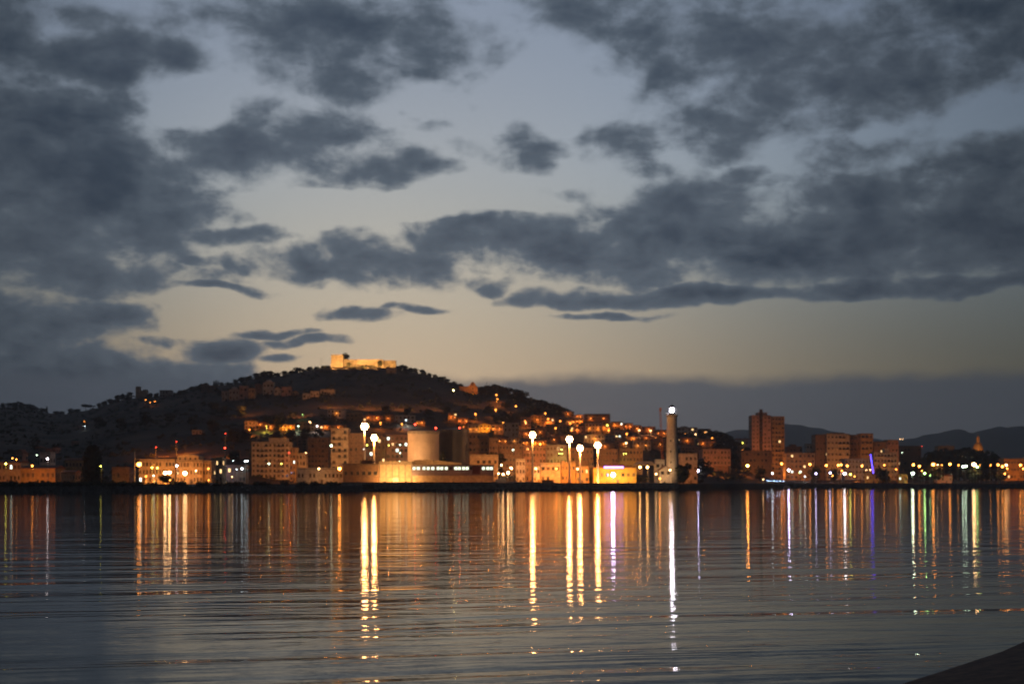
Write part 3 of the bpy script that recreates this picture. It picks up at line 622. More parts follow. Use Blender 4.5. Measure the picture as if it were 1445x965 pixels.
B('kiosk', 'bright yellow-lit kiosk under the blue neon line', 'kiosk', 1222.5, 1238.5, 667.5, D=1282, depth=6, m='yellow', rows=1, cols=4, lit=.9, side=False)
B('kiosk', 'low yellow-lit kiosk alone on the quay past the blue neon', 'kiosk', 1268, 1281, 670, D=1282, depth=6, m='yellow', rows=1, cols=3, lit=.7, side=False)
B('boathouse', 'low round-shouldered boathouse lit dull orange behind the marina masts', 'boathouse', 1322, 1344, 668, D=1285, depth=9, m='pink', rows=1, cols=4, roof='gable', roof_h=2.2, lit=0)
# domed church
D_ = 1470; x = XP(1384, D_); e = thing('domed_church', 'orange-lit church dome with a lantern above dark park trees', 'church', (x, D_+9, 4))
r = 8/F*D_; zz = lambda py: ZP(py, D_)-4
q = MB(); q.box(-9, 9, -9, 9, -.5, zz(647)); obj('nave', q.mesh('nave', [M['cream']]), e)
q = MB(); q.lathe([(r*1.05,zz(647)+.003),(r*1.05,zz(640)),(r*1.15,zz(639.6)),(r*1.15,zz(639))], 16, capb=True); obj('drum', q.mesh('drum', [M['cream']]), e)
for k in range(8):
    a = math.pi*2*k/8+.2; obj('window', window_mesh(1.0, 2.4, 'dark'), e, (r*1.05*math.cos(a), r*1.05*math.sin(a), zz(643.5)), (0,0,a+math.pi/2))
q = MB(); zd = zz(639); hd = zz(623.5)-zd
q.lathe([(r*math.cos(t_)*1.0, zd+.003+hd*math.sin(t_)) for t_ in [math.pi/2*k/8*.93 for k in range(9)]], 24)
for k in range(8):
    a = 2*math.pi*k/8; 
    for j in range(6):
        t0, t1 = math.pi/2*j/6*.93, math.pi/2*(j+1)/6*.93
        q.tube((r*math.cos(t0)*math.cos(a),r*math.cos(t0)*math.sin(a),zd+hd*math.sin(t0)),(r*math.cos(t1)*math.cos(a),r*math.cos(t1)*math.sin(a),zd+hd*math.sin(t1)), .22, n=5)
dm = obj('dome', q.mesh('dome', [M['ochre']]), e)
q = MB(); zl = zz(624.5); q.lathe([(1.7,zl),(1.6,zz(618)),(1.9,zz(617.6)),(1.5,zz(616)),(.5,zz(614.5)),(.2,zz(613.5)),(.12,zz(611))], 10, capb=True); obj('lantern', q.mesh('lantern', [M['ochre']]), dm)

# ---------------------------------------------------------------- castle, chapel, ruins
D_ = 1452; zb = terrain(XP(512, D_), D_)-1
e = thing('castle', 'floodlit stone castle with square tower crowning the hill', 'castle', (XP(512, D_), D_+12, zb)); X = lambda p: XP(p, D_)-XP(512, D_); Z = lambda p: ZP(p, D_)-zb
q = MB(); x0, x1 = X(467.5), X(483.5)
def batter(q, x0, x1, y0, y1, z0, z1, k=.06, m=0):
    d = (z1-z0)*k; q.raw([(x0-d,y0-d,z0),(x1+d,y0-d,z0),(x1+d,y1+d,z0),(x0-d,y1+d,z0),(x0,y0,z1),(x1,y0,z1),(x1,y1,z1),(x0,y1,z1)], [(0,3,2,1),(4,5,6,7),(0,1,5,4),(1,2,6,5),(2,3,7,6),(3,0,4,7)], m)
batter(q, x0, x1, -12, 0, -8, Z(502)); q.box(x0-.35, x1+.35, -12.35, .35, Z(502)+.003, Z(501.3))
for i in range(6):
    xx = x0-.3+(x1-x0+.1)*i/5.6; q.box(xx, xx+1.1, -12.35, -11.7, Z(501.3)+.003, Z(500))
tw = obj('tower', q.mesh('tower', [M['stone']]), e)
obj('window', window_mesh(.8, 1.2, 'dark'), tw, (X(474), -12.32, Z(506)))
q = MB(); batter(q, x1+.5, X(523), -8, -4, -9, Z(507.5), .05); batter(q, X(523.2), X(541), -11, -5, -10, Z(507.8), .05); batter(q, X(541.3), X(558), -7, -1, -10, Z(508.6), .05)
q.box(x1+.6, X(522.8), -8.2, -7.4, Z(507.5)+.003, Z(506.8)); q.box(X(523.4), X(540.8), -11.2, -10.4, Z(507.8)+.003, Z(507)); q.box(X(541.5), X(557.8), -7.2, -6.4, Z(508.6)+.003, Z(507.9))
cw = obj('curtain_wall', q.mesh('curtain_wall', [M['stone']]), e)
for px in (546, 550, 554): obj('window', window_mesh(.6, .8, 'dark'), cw, (X(px), -7.12, Z(512)))
B('guardhouse', 'small dim stone house just below the castle wall end', 'house', 545, 559, 519.5, base=527, depth=6, m='stone', rows=1, cols=3, lit=0)
D_ = on_ray(667, 556); zb = terrain(XP(667, D_), D_)
e = thing('chapel', 'orange-lit hillside chapel with a tall bell gable', 'chapel', (XP(667, D_), D_+9, zb)); k = D_/F
q = MB(); q.box(-19*k, 5*k, -3.9, 6, -4, 10.5*k); obj('nave', q.mesh('nave', [M['ochre']]), e)
q = MB(); q.prism([(-19.4*k,10.5*k+.003),(5.2*k,10.5*k+.003),(5.2*k,10.5*k+.5),(-19.4*k,10.5*k+.5)], -4.3, 6.4); obj('roof', q.mesh('roof', [M['roof']]), e)
q = MB(); q.prism([(-6.6*k,-4),(6.6*k,-4),(6.6*k,11*k),(4.2*k,12.5*k),(3.2*k,15*k),(1.6*k,17*k),(0,17.6*k),(-1.6*k,17*k),(-3.2*k,15*k),(-4.2*k,12.5*k),(-6.6*k,11*k)], -5.2, -3.95)
fc = obj('facade', q.mesh('facade', [M['ochre']]), e)
obj('door', door_mesh(1.7, 3.0), fc, (0, -5.2, .1)); obj('window', window_mesh(1.0, 1.4, 'dark'), fc, (0, -5.2, 8*k)); obj('bell_opening', window_mesh(1.0, 1.4, 'dark'), fc, (0, -5.2, 13.5*k))
D_ = on_ray(198, 560); zb = terrain(XP(198, D_), D_)
e = thing('ruin', 'dark ruined watchtower house on the low ridge', 'ruin', (XP(198.5, D_), D_+5, zb)); k = D_/F
q = MB(); q.box(-7.5*k, -2*k, -4, 3, -4, 13.5*k)
for i in range(3): q.box(-7.4*k+i*2.1*k, -6.2*k+i*2.1*k, -3.9, 2.9, 13.5*k+.003, 15*k)
obj('tower', q.mesh('tower', [M['stone']]), e)
q = MB(); q.box(-1.99*k, 7.5*k, -3, 5, -4, 9*k); q.box(2*k, 7.4*k, -2.9, 4.9, 9*k+.003, 10.5*k); obj('wall', q.mesh('wall', [M['stone']]), e)
B('house', 'plain dark cube house on the low ridge beside the ruined watchtower', 'house', 225, 241, 551.5, base=561, depth=11, m='grey', rows=2, cols=4, lit=0)
D_ = on_ray(640, 553); e = thing('parasol_shelter', 'small round thatched shelter lit yellow from beneath on the chapel terrace', 'shelter', (XP(640, D_), D_, terrain(XP(640, D_), D_)))
q = MB(); q.tube((0,0,-1),(0,0,3.2), .12); obj('pole', q.mesh('pole', [M['wood']]), e)
q = MB(); q.lathe([(3.4,2.6),(1.8,3.3),(.1,4.0)], 14, capb=True); obj('canopy', q.mesh('canopy', [M['yellow']]), e)
q = MB(); q.ball((0,0,1.6), .3); obj('lamp', q.mesh('lamp', [glow('shelter_lamp', (1,.8,.3), 80)]), e)

# cemetery chapels on the slope below the castle
CEM = [(313,321,553,566,'grey','flat',0),(323,337,547,566,'grey','dome',0),(338,349,546,563,'pink','flat',0),(350.5,359,549,563,'ochre','flat',0),(360,370,541,557,'brown','front',0),(371,386,537,557,'grey','dome',0),
 (387,396,546,558,'cream','front',0),(397,411,547,559,'pink','flat',0),(412,421,551,558,'ochre','front',0),(427,437,556,563,'grey','flat',0),(438,450,553,561,'cream','flat',0),(452,472,550.5,557,'cream','flat',0)]
CN = {'grey':'grey','pink':'pinkish','ochre':'ochre','brown':'brown','cream':'cream','white':'white','stone':'stone','yellow':'yellow'}
for i, (a, b_, t_, bs, m, rf, _) in enumerate(CEM):
    kind = {'dome':'domed','flat':'flat-topped','front':'gabled'}[rf]
    D_ = on_ray((a+b_)/2, bs)
    e = B('funerary_chapel', f'{CN[m]} {kind} funerary chapel in the hillside cemetery, {ORD[i]} from the dark ridge end', 'chapel', a, b_, t_ if rf != 'dome' else t_+3.5, D=D_, base=bs, depth=8, m=m, rows=2 if bs-t_ > 12 else 1, cols=2 if b_-a < 12 else 3,
          roof='front' if rf == 'front' else 'flat', roof_h=1.6, lit=0, side=False, group='cemetery chapels on the slope')
    if rf == 'dome':
        w = (b_-a)/F*D_; h = ZP(t_+3.5, D_)-terrain(XP((a+b_)/2, D_), D_); q = MB()
        q.lathe([(w*.33*math.cos(t0), h+.86+w*.30*math.sin(t0)) for t0 in [math.pi/2*j/7*.97 for j in range(8)]], 16, capb=True); obj('dome', q.mesh('dome', [M['grey']]), e)

# ---------------------------------------------------------------- hillside houses
def row(items, where, group=None, storey=True):
    seen = {}
    for i, it in enumerate(items):
        a, b_, t_, bs, m = it[:5]; opt = it[5] if len(it) > 5 else {}
        D_ = on_ray((a+b_)/2, bs); h = (bs-t_)/F*D_; w = (b_-a)/F*D_
        rows_ = max(1, min(4, round(h/3.1))); cols_ = max(2, min(7, round(w/2.9)))
        rf = opt.pop('roof', None) or rnd.choice(['flat','flat','flat','gable','hip'])
        desc = {1:'single-storey',2:'two-storey',3:'three-storey',4:'four-storey'}[rows_]; rn = {'flat':'flat-roofed','gable':'tile-roofed','hip':'hip-roofed','front':'gabled'}[rf]
        lab = opt.pop('label', None) or f'{desc} {rn} {CN[m]} house, {ORD[i]} {where}'
        building('house', lab, 'house', a, b_, t_, base=bs, D=D_, depth=rnd.uniform(8, 12), m=m, rows=rows_, cols=cols_, roof=rf, roof_h=1.3, group=group, chim=rnd.choice([0,0,1]), aerial=rnd.choice([0,0,1]), lit=opt.pop('lit', .05), fill_wall_lamp=(0 if opt.pop('dim', a < 320) else rnd.choice([0,1,1,2])), **opt)
row([(345,361,595,606,'cream'),(346,364,591,597,'brown'),(364,380,594,604,'brown')], 'in the knot of houses above the beige balconied block', 'houses above the beige block')
row([(394,416,597,608,'yellow',dict(roof='gable',label='bright yellow-lit house end among dark trees, uphill of the brown blocks')),(417,437,597,606,'brown'),(438,450,596,607,'cream'),(451,467,598,606,'ochre'),(468,488,598,606,'ochre')], 'from the bright yellow-lit house towards the light masts', 'street of houses below the castle')
row([(462,487,578,591,'white',dict(roof='flat',lit=0)),(488,511,584,595,'brown'),(512,539,584,595,'pink'),(540,556,586,596,'brown'),(557,585,587,597,'grey'),(586,600,592,601,'brown')], 'in the upper terrace between castle and tanks', 'upper terrace of houses below the castle')
row([(632,645,583,597,'brown'),(646,661,590,600,'pink'),(648,660,600,607,'brown'),(660,676,600,614,'cream'),(676.5,692,597,613,'yellow',dict(roof='front',label='gabled house lit deep yellow inland of the dark tank')),(693,710,600,613,'pink'),(711,732,598,616,'grey')], 'in the street inland of the dark tank', 'houses inland of the dark tank')
row([(703,716,616,629,'brown'),(717,733,618,629,'grey'),(735,749,606,618,'pink'),(735,748,620,629,'ochre'),(750,771,620,629,'yellow')], 'in the lane uphill of the trawler and third light mast', 'houses uphill of the trawler')
row([(735,749,590,604,'pink'),(749,768,587,600,'ochre'),(768.5,782,590,602,'pink'),(783,798,588,598,'ochre'),(799,811,590,600,'cream'),(812,823,589,600,'ochre')], 'in the upper lit lane below the park pines', 'upper lit lane of houses')
row([(755,770,604,617,'brown'),(771,788,600,612,'brown'),(789,804,599,610,'ochre'),(805,824,602,613,'pink'),(826,849,598,612,'cream'),(850,861,595,611,'ochre')], 'in the middle lit lane, counted towards the lighthouse', 'middle lit lane of houses')
row([(772,791,614,627,'brown'),(800,823,614,628,'brown'),(824.5,853,614,626,'cream',dict(roof='flat',label='broad cream flat-roofed house front with four windows above the last light mast')),(854,868,612,622,'grey'),(838,868,626,636,'brown')], 'in the lower lane above the middle light masts', 'lower lane of houses')
row([(793,810,579,588,'brown'),(811,823,584,591,'brown'),(824.5,861,585,597,'brown',dict(roof='flat',label='broad dark block capping the hill shoulder past the pines',lit=0))], 'on the skyline past the park pines', 'skyline houses past the pines')
row([(863,879,596,606,'ochre'),(879.5,893,598,608,'pink'),(894,905,601,610,'brown'),(906,925,603,612,'pink'),(926,941,606,617,'brown')], 'along the descending skyline towards the lighthouse', 'descending skyline houses')
row([(868,885,609,618,'pink'),(886,900,614,622,'cream'),(905,930,613,623,'brown'),(869,890,621,633,'brown'),(893,919,623,636,'grey'),(921,940,620,635,'brown')], 'in the dim cluster inland of the canopy', 'dim houses inland of the canopy')
row([(957,984,604,613,'white'),(985,1003,606,614,'grey'),(1004,1020,613,622,'brown')], 'on the low hill just past the lighthouse', 'houses on the hill past the lighthouse')
row([(960,980,616,627,'brown'),(986,1010,620,633,'brown'),(962,990,629,640,'brown'),(1040,1056,618,628,'grey')], 'below the crest past the lighthouse', 'houses below the crest past the lighthouse')
row([(284,292,543,553,'brown'),(293,302,545,554,'brown'),(50,60,630,637,'brown'),(64,71,632,640,'pink'),(74,79,633,640,'pink')], 'of the scattered dim houses on the dark ridge side', 'scattered dim houses')
row([(271,285,608,613,'cream',dict(roof='flat',label='low pale wall-like house on the dark slope over the pedimented hall')),(376,388,600,606,'brown',dict(label='unlit brown house half lost in trees above the beige balconied block'))], '')

# ---------------------------------------------------------------- lamps
_lm = {}
GLOW = {SOD: (1.0, .31, .045), WARM: (1.0, .55, .22)}
def lamp_head_mesh(r, c, L):
    k = (r, c, L)
    if k not in _lm:
        q = MB(); q.ball((0,0,0), r, nu=10, nv=7); _lm[k] = q.mesh('lamp_globe', [glow('lamp_%s_%g' % (COLN[c].replace(' ','_'), L), GLOW.get(c, c), L)])
    return _lm[k]
def street_lamp(px, py, c=SOD, L=6, r=.5, D=None, label='', group=None, hgt=None, name='street_lamp', W=500):
    h0 = hgt or 7.0
    if D is None: D = on_ray(px, py, h0)
    x, z = XP(px, D), ZP(py, D); zb = terrain(x, D); h = max(2.0, z - zb)
    e = thing(name, label, 'street lamp', (x, D, zb), 0, group)
    q = MB(); q.tube((0,.9,-1),(0,.9,h*.92), .11, .07, 6); q.tube((0,.9,h*.92),(0,.15,h+r+.12), .07, .05, 5); obj('pole', q.mesh('pole', [M['galv']]), e)
    q = MB(); q.lathe([(r*.75,h+r*.72),(r*.5,h+r*1.05),(.12,h+r*1.25)], 8, capb=True); obj('lamp_cap', q.mesh('lamp_cap', [M['iron']]), e)
    obj('lamp_globe', lamp_head_mesh(r, c, L), e, (0, 0, h))
    if c == GRN: W *= .1
    if W and r > .25:                                   # the light it throws down on walls and ground
        k = ('spot', c, W)
        if k not in _lm:
            ld = bpy.data.lights.new('lamp_light', 'SPOT'); ld.energy = W; ld.color = c; ld.spot_size = R(158); ld.spot_blend = .4; ld.shadow_soft_size = .25; _lm[k] = ld
        o = bpy.data.objects.new('lamp_light', _lm[k]); COL.objects.link(o); o.parent = e; o.location = (0, 0, h-r-.3)
    return e
def lamps(pts, where, group, **kw):
    for i, p in enumerate(pts):
        px, py = p[:2]; o = dict(kw); 
        if len(p) > 2: o.update(p[2])
        c = o.get('c', SOD); lab = o.pop('label', None) or f'{COLN[c]} street lamp, {ORD[i]} {where}'
        street_lamp(px, py, label=lab, group=group, **o)
lamps([(700.5,557),(702,563,dict(r=0.59)),(699.5,578),(671,584),(728,573)], 'of the scattered lamps on the slope below the chapel pines', 'lamps below the chapel pines', L=5, r=0.85, W=4000)
lamps([(741,594,dict(r=0.59)),(755,587),(769.5,583),(773.5,591),(784,604),(790.5,594),(804.5,597),(806.5,607),(814.5,601),(762,626)], 'along the upper lit lane towards the lighthouse', 'lamps of the upper lit lane', L=5.4, r=0.77, W=4500)
lamps([(857,600,dict(c=LIME)),(859,607),(884.5,612),(883.5,625,dict(c=WARM,L=9)),(902,607,dict(c=WARM)),(918,607.5,dict(c=WARM)),(892,640,dict(r=0.42)),(731,598,dict(r=0.59)),(710,596,dict(r=0.51))], 'among the houses between last mast and lighthouse', 'lamps among the right slope houses', L=6, r=0.82, W=4500)
lamps([(437,596,dict(c=WARM,L=9,r=0.96)),(447.5,601,dict(c=WHT)),(421,601,dict(c=PALEG,r=0.48)),(376,601,dict(c=LIME,r=0.35)),(352,606,dict(r=0.56)),(404,606,dict(r=0.48)),(537,596.5,dict(r=0.64)),(573,592.5,dict(c=COOL,r=0.48)),(567,598,dict(r=0.56)),(427,585,dict(c=GRN,r=0.32))], 'in the street of houses under the castle hill', 'lamps in the street under the castle', L=6, r=0.64, hgt=5, W=4000)
lamps([(205.5,564),(212,568,dict(r=0.35)),(218.5,566.5,dict(r=0.35)),(119,594.5,dict(r=0.31)),(119.5,601,dict(c=COOL,r=0.31))], 'on the dark ridge side, counted from the ruined watchtower outwards', 'lamps on the dark ridge', L=9.6, r=0.42, hgt=4, W=400)
lamps([(967,612,dict(r=0.24)),(981.5,612.5,dict(c=WARM)),(1005,618),(1048,624.5,dict(c=LIME,r=0.48)),(1016,628,dict(r=0.32)),(1047,636,dict(r=0.32)),(917,627,dict(c=GRN,r=0.45)),(936,626,dict(c=GRN,r=0.22))], 'on the low hill past the lighthouse', 'lamps on the hill past the lighthouse', L=6.4, r=0.67, hgt=4, W=500)
lamps([(8,654,dict(c=LIME)),(17.5,646.5,dict(r=0.35,D=800)),(23,648,dict(r=0.35,D=800)),(45.5,657),(67,647,dict(c=WHT,L=18.2)),(52,642,dict(c=PALEG,r=0.21,D=780)),(142,657.5,dict(c=LIME,r=0.31))], 'along the dim shore from the harbour shed to the pole', 'lamps on the dim shore', L=14, r=0.49, D=718, W=500)
lamps([(196,655,dict(L=24.2,r=1.05)),(214.5,659.5,dict(c=LIME,r=0.42)),(222,660,dict(c=LIME,r=0.42)),(233,667,dict(c=WARM,L=41.8,r=0.84)),(239,666.5,dict(c=WARM,L=41.8,r=0.84)),(249.5,657,dict(c=WHT,r=0.56)),(261,667.5,dict(c=WARM,L=20.9,r=1.12)),(276.5,664,dict(r=0.42,c=WARM)),(294,661,dict(r=0.42)),(240,681,dict(r=0.28,D=700)),(206,672,dict(r=0.42)),(217,671,dict(c=PALEG,r=0.35))], 'on the quay before the hotel and pedimented hall', 'quay lamps before the hotel', L=12, r=0.56, D=709, W=450)
lamps([(300,661.5,dict(c=VIO,L=66,r=1.1)),(329,650,dict(c=COOL,r=0.21)),(341.5,661,dict(c=COOL,r=0.59)),(346,650.5,dict(c=COOL,r=0.45)),(349,650.3,dict(c=COOL,r=0.45)),(334,662,dict(c=COOL,r=0.26)),(327.5,672.5,dict(r=0.33,c=WARM)),(379.5,654,dict(c=PALEG,r=0.45)),(397,654,dict(c=LIME,r=0.36)),(294.5,682,dict(r=0.33,D=697))], 'on the quay between pedimented hall and beige balconied block', 'quay lamps by the moored motor boats', L=9, r=0.45, D=770, W=110)
lamps([(408,638.5,dict(c=RED,r=0.39,D=895)),(431.5,639,dict(r=0.45,c=WARM,D=920)),(450,661,dict(c=WARM,r=0.59)),(467.5,628.5,dict(c=PALEG,L=9,r=0.72,D=880)),(479,661,dict(L=40,r=0.85,D=800)),(518,628,dict(c=LIME,r=0.39,D=890)),(513.5,633.5,dict(c=COOL,r=0.36,D=890)),(564.5,627.5,dict(c=PALEG,r=0.36,D=930)),(548.5,628,dict(c=LIME,r=0.33,D=930)),(564.5,639,dict(c=PALEG,r=0.36,D=930)),(564,651,dict(c=PALEG,r=0.36,D=930))], 'before the tall apartment blocks, counted from the beige one', 'lamps before the tall blocks', L=10, r=0.39, D=806, W=400)
lamps([(751.5,645,dict(c=COOL,r=0.39)),(756,661,dict(c=WARM,r=0.56)),(785,661),(815,661.5,dict(c=WARM,r=0.56)),(722,661,dict(c=WARM)),(865,669.5,dict(c=VIO,L=84,r=1.19,D=880)),(762.5,626.5,dict(D=985,r=0.49)),(724,634.5,dict(c=PALEG,r=0.39,D=975)),(792.5,634,dict(c=LIME,r=0.36,D=985)),(789.5,640,dict(c=LIME,r=0.31,D=985)),(793,640,dict(c=LIME,r=0.31,D=985)),(880,640,dict(c=LIME,r=0.28,D=1000)),(883.5,640,dict(c=LIME,r=0.28,D=1000))], 'on the lit quay from trawler to yellow warehouse', 'lamps of the lit quay', L=16, r=0.59, D=895, W=700)  # LIME lamps here stand in for lit windows of the blocks behind
lamps([(926,668.5,dict(c=WARM)),(945.5,663,dict(c=WARM,r=0.52)),(931,675,dict(r=0.45)),(984,664,dict(c=VIO,L=66,r=1.04,D=1000))], 'around the keeper\'s cottage at the lighthouse foot', 'lamps at the lighthouse foot', L=22, r=0.45, D=902, W=450)
PROM = [(1055,657,dict(L=120,r=.9,D=1120)),(1077,676,dict(c=WARM,r=.3,D=1100)),(1090,667.5,dict(c=COOL,r=.55,D=1128)),(1103,654),(1113,663,dict(c=VIO,L=110,r=.75)),(1128,667,dict(c=GRN,r=.3)),(1136,672,dict(c=COOL,r=.4)),(1143,655),(1151.5,668,dict(c=VIO,r=.7)),(1166,656.5),(1171.5,667,dict(c=VIO,r=.8)),(1183,656)]
lamps(PROM, 'along the promenade between round lit tree and stepped apartments', 'promenade lamps before the blocks', L=20, r=0.95, D=1272, W=800)
PROM2 = [(1187,655.5),(1188,664,dict(c=SOD,r=0.56)),(1195.5,657),(1192,668,dict(c=WHT,L=28.5,r=1.12)),(1200,669,dict(c=LIME,r=0.7)),(1216.5,657),(1222.5,663,dict(r=0.35,c=WARM)),(1228,663,dict(r=0.35,c=WARM)),(1264.5,662,dict(r=0.49)),(1248,656,dict(r=0.63,D=1290)),(1175,671,dict(r=0.49)),(1206,672,dict(r=0.49))]
lamps(PROM2, 'along the marina promenade by the kiosks and blue neon', 'promenade lamps by the kiosks', L=18, r=0.9, D=1270, W=800)
PROM3 = [(1289,655.5,dict(L=28.5)),(1297.5,657.5,dict(L=28.5)),(1288,667.5,dict(c=PALEG,L=33,r=1.19)),(1305,667.5,dict(c=GRN,L=28.5,r=0.77)),(1312.5,670.5,dict(c=GRN,r=0.42)),(1301,664,dict(r=0.49)),(1317,655,dict(L=33,r=1.33)),(1323,655.5,dict(r=0.49,c=WARM)),(1329,656,dict(r=0.42)),(1340.5,654.5,dict(L=28.5)),(1352.5,656,dict(r=0.56)),(1359,658,dict(c=PALEG,L=30,r=0.84))]
lamps(PROM3, 'along the tree-lined promenade before the park and dome', 'promenade lamps before the park', L=18, r=0.95, D=1270, W=800)
PROM4 = [(1363,657.5,dict(c=PALEG,L=30,r=0.91)),(1374.5,655,dict(c=(WARM),L=60,r=1.54)),(1379,658.5,dict(c=GRN,L=28.5,r=0.84)),(1383,656,dict(r=0.35)),(1398,656,dict(r=0.42)),(1408.5,655.5),(1414.5,658,dict(r=0.98)),(1420,656,dict(c=WARM)),(1421.5,661,dict(r=0.56)),(1440,656,dict(r=0.98)),(1444,661,dict(r=0.7)),(1418,668,dict(r=0.7))]
lamps(PROM4, 'along the promenade past the dome towards the low orange hall', 'promenade lamps past the dome', L=20, r=0.95, D=1270, W=800)
lamps([(1219,620,dict(c=LIME,D=1383,r=.3)),(1219.5,638.5,dict(c=LIME,D=1308,r=.3)),(1160,628,dict(c=WARM,D=1385,r=.3)),(1160,645,dict(c=WARM,D=1385,r=.35)),(1069,609,dict(c=LIME,D=1326,r=.45)),(1080.5,616.5,dict(c=PALEG,D=1326,r=.5)),(1090.5,602,dict(c=COOL,D=1334,r=.32))][:0], '', '')
lamps([(1270,619.5,dict(c=WARM,D=1900,r=.5)),(1273.5,619.5,dict(c=WARM,D=1900,r=.5)),(1273,638.5,dict(c=PALEG,D=1440,r=.4)),(1301,629.5,dict(c=RED,D=1500,r=.35))], 'of the lone far lamps behind the stepped apartment group', 'lone far lamps', L=8, W=0)

# high light masts: column, ring frame, floodlights
def light_mast(px, py, D, label, hw=5.2, L=330):
    x = XP(px, D); zb = terrain(x, D); h = ZP(py, D)-zb
    e = thing('light_mast', label, 'light mast', (x, D, zb), 0, 'tall harbour light masts')
    q = MB(); q.lathe([(.75,-.5),(.55,h*.5),(.34,h+2.2)], 12); obj('mast_pole', q.mesh('mast_pole', [M['polew']]), e)
    q = MB(); n = 10; R_ = hw*D/F*.62
    for k in range(n):
        a, b_ = 2*math.pi*k/n, 2*math.pi*(k+1)/n
        q.tube((R_*math.cos(a),R_*math.sin(a),h),(R_*math.cos(b_),R_*math.sin(b_),h), .07, n=5)
        if k % 2 == 0: q.tube((.2*math.cos(a),.2*math.sin(a),h),(R_*math.cos(a),R_*math.sin(a),h), .06, n=5)
    obj('ring_frame', q.mesh('ring_frame', [M['galv']]), e)
    q = MB(); q.lathe([(R_*.4,h-1.85),(R_*.4,h-1.8)], 12, capb=True); obj('pole_fill_disc', q.mesh('pole_fill_disc', [glow('pole_fill_glow', (1.0,.40,.10), 60)]), e)  # glowing disc added under the ring to light the pole
    for k in range(3*n):
        a = 2*math.pi*(k+.5)/n; up = (-1.15, .1, 1.35)[k//n]; R2 = R_*(.66, 1.0, .66)[k//n]
        q = MB(); q.box(-.62, .62, -.30, .10, -.52, .52, 0); q.box(-.56, .56, -.335, -.302, -.46, .46, 1)
        fl = obj('floodlight', _fl_mesh(q, L), e, (R2*.97*math.cos(a), R2*.97*math.sin(a), h+up), (0, 0, 0)); fl.rotation_euler = Matrix.Rotation(a+math.pi/2, 3, 'Z').to_euler(); fl.rotation_euler[0] = R(-22)
    ld = bpy.data.lights.new('mast_light', 'POINT'); ld.energy = 15000; ld.color = (1.0, .34, .07); ld.shadow_soft_size = .8
    lo = bpy.data.objects.new('mast_light', ld); COL.objects.link(lo); lo.parent = e; lo.location = (0, -1.4, h-3.4)
    return e
def _fl_mesh(q, L):
    k = ('fl', L)
    if k not in _lm: _lm[k] = q.mesh('floodlight', [M['iron'], glow('mast_floodlight_%g' % L, (1.0, .54, .22), L)])
    return _lm[k]
light_mast(514.5, 602, 860, 'tallest light mast, standing before the plain brown block', 7.2, 85)
light_mast(528, 618, 872, 'second light mast, lower, just beside the tallest one', 5.8, 75)
light_mast(751.5, 614, 880, 'third light mast, alone beyond the trawler', 5.8, 70)
light_mast(803.5, 620, 885, 'fourth light mast, taller of the pair over the ochre quay house', 5.8, 70)
light_mast(818.5, 632.5, 888, 'fifth light mast, shorter of the middle pair', 5.3, 70)
light_mast(843.5, 628.5, 890, 'last light mast, rising beside the bright yellow warehouse', 5.9, 70)

# hooded floodlights added for walls lit by no visible lamp, housings turned from view
def floodlight(px, D, tgt, W, label, c=SOD, z=None, size=.8, group='ground floodlights', short=False):
    """tgt = (px, py, D) that it aims at"""
    x = XP(px, D); zb = terrain(x, D); h = (z if z is not None else .9); p = Vector((x, D, zb+h)); T = Vector((XP(tgt[0], tgt[2]), tgt[2], ZP(tgt[1], tgt[2])))
    d = (T-p).normalized(); e = thing('floodlight', label, 'floodlight', (x, D, zb), 0, group)
    q = MB(); q.tube((0,0,h-1.6 if short else -.3),(0,0,h-.28), .07); obj('stand', q.mesh('stand', [M['iron']]), e)
    q = MB(); q.box(-.45, .45, -.3, .12, -.26, .34, 0); q.box(-.45, .45, .123, .4, .30, .34, 0); q.box(-.40, .40, .121, .14, -.22, .29, 1)
    quat = d.to_track_quat('Y', 'Z')
    hd = obj('lamp_housing', q.mesh('lamp_housing', [M['iron'], glow('flood_lens_%s' % COLN.get(c, 'orange').replace(' ','_'), c, 30)]), e, (0,0,h)); hd.rotation_euler = quat.to_euler()
    ld = bpy.data.lights.new('lamp_light', 'AREA'); ld.shape = 'SQUARE'; ld.size = size; ld.energy = W; ld.color = c
    lo = bpy.data.objects.new('lamp_light', ld); COL.objects.link(lo); lo.parent = hd; lo.location = (0, .45, 0); lo.rotation_euler = (R(90), 0, 0)
    return e
FC = (1.0, .50, .15)
for i, (px, tp, D, W) in enumerate([(470,475,1434,8500),(487,492,1436,6500),(503,505,1436,7000),(519,520,1434,7500),(531,532,1431,7000),(549,549,1435,6500)]):
    floodlight(px, D, (tp, 508, 1452), W, f'hooded floodlight lighting the castle wall, {ORD[i]} from the tower', FC)
Dc = on_ray(667, 556); floodlight(667, Dc-9, (667, 546, Dc+3), 1500, 'hooded floodlight aimed at the chapel bell gable')
floodlight(566, 838, (584, 636, 862), 11000, 'hooded floodlight aimed up at the pale tank shell', (1,.48,.18), z=13, short=True)
floodlight(590, 838, (586, 645, 860), 3000, 'second hooded floodlight under the pale tank shell', (1,.40,.10), z=10, short=True)
for i, px in enumerate((543, 558, 573)): floodlight(px, 793, (px, 666, 806), 3400, f'hooded floodlight before the depot hall, {ORD[i]} from the workshop', (1,.46,.13))
floodlight(612, 806, (615, 650, 830), 3000, 'hooded floodlight on the office roof edge shining on the shallow pale roof', (1,.42,.10), z=13, short=True)
for i, px in enumerate((600, 640, 680)): floodlight(px, 790, (px, 676, 801), 300, f'low floodlight washing the office plinth, {ORD[i]} from the depot hall')
floodlight(505, 788, (508, 668, 800), 260, 'low floodlight before the brown quay workshop')
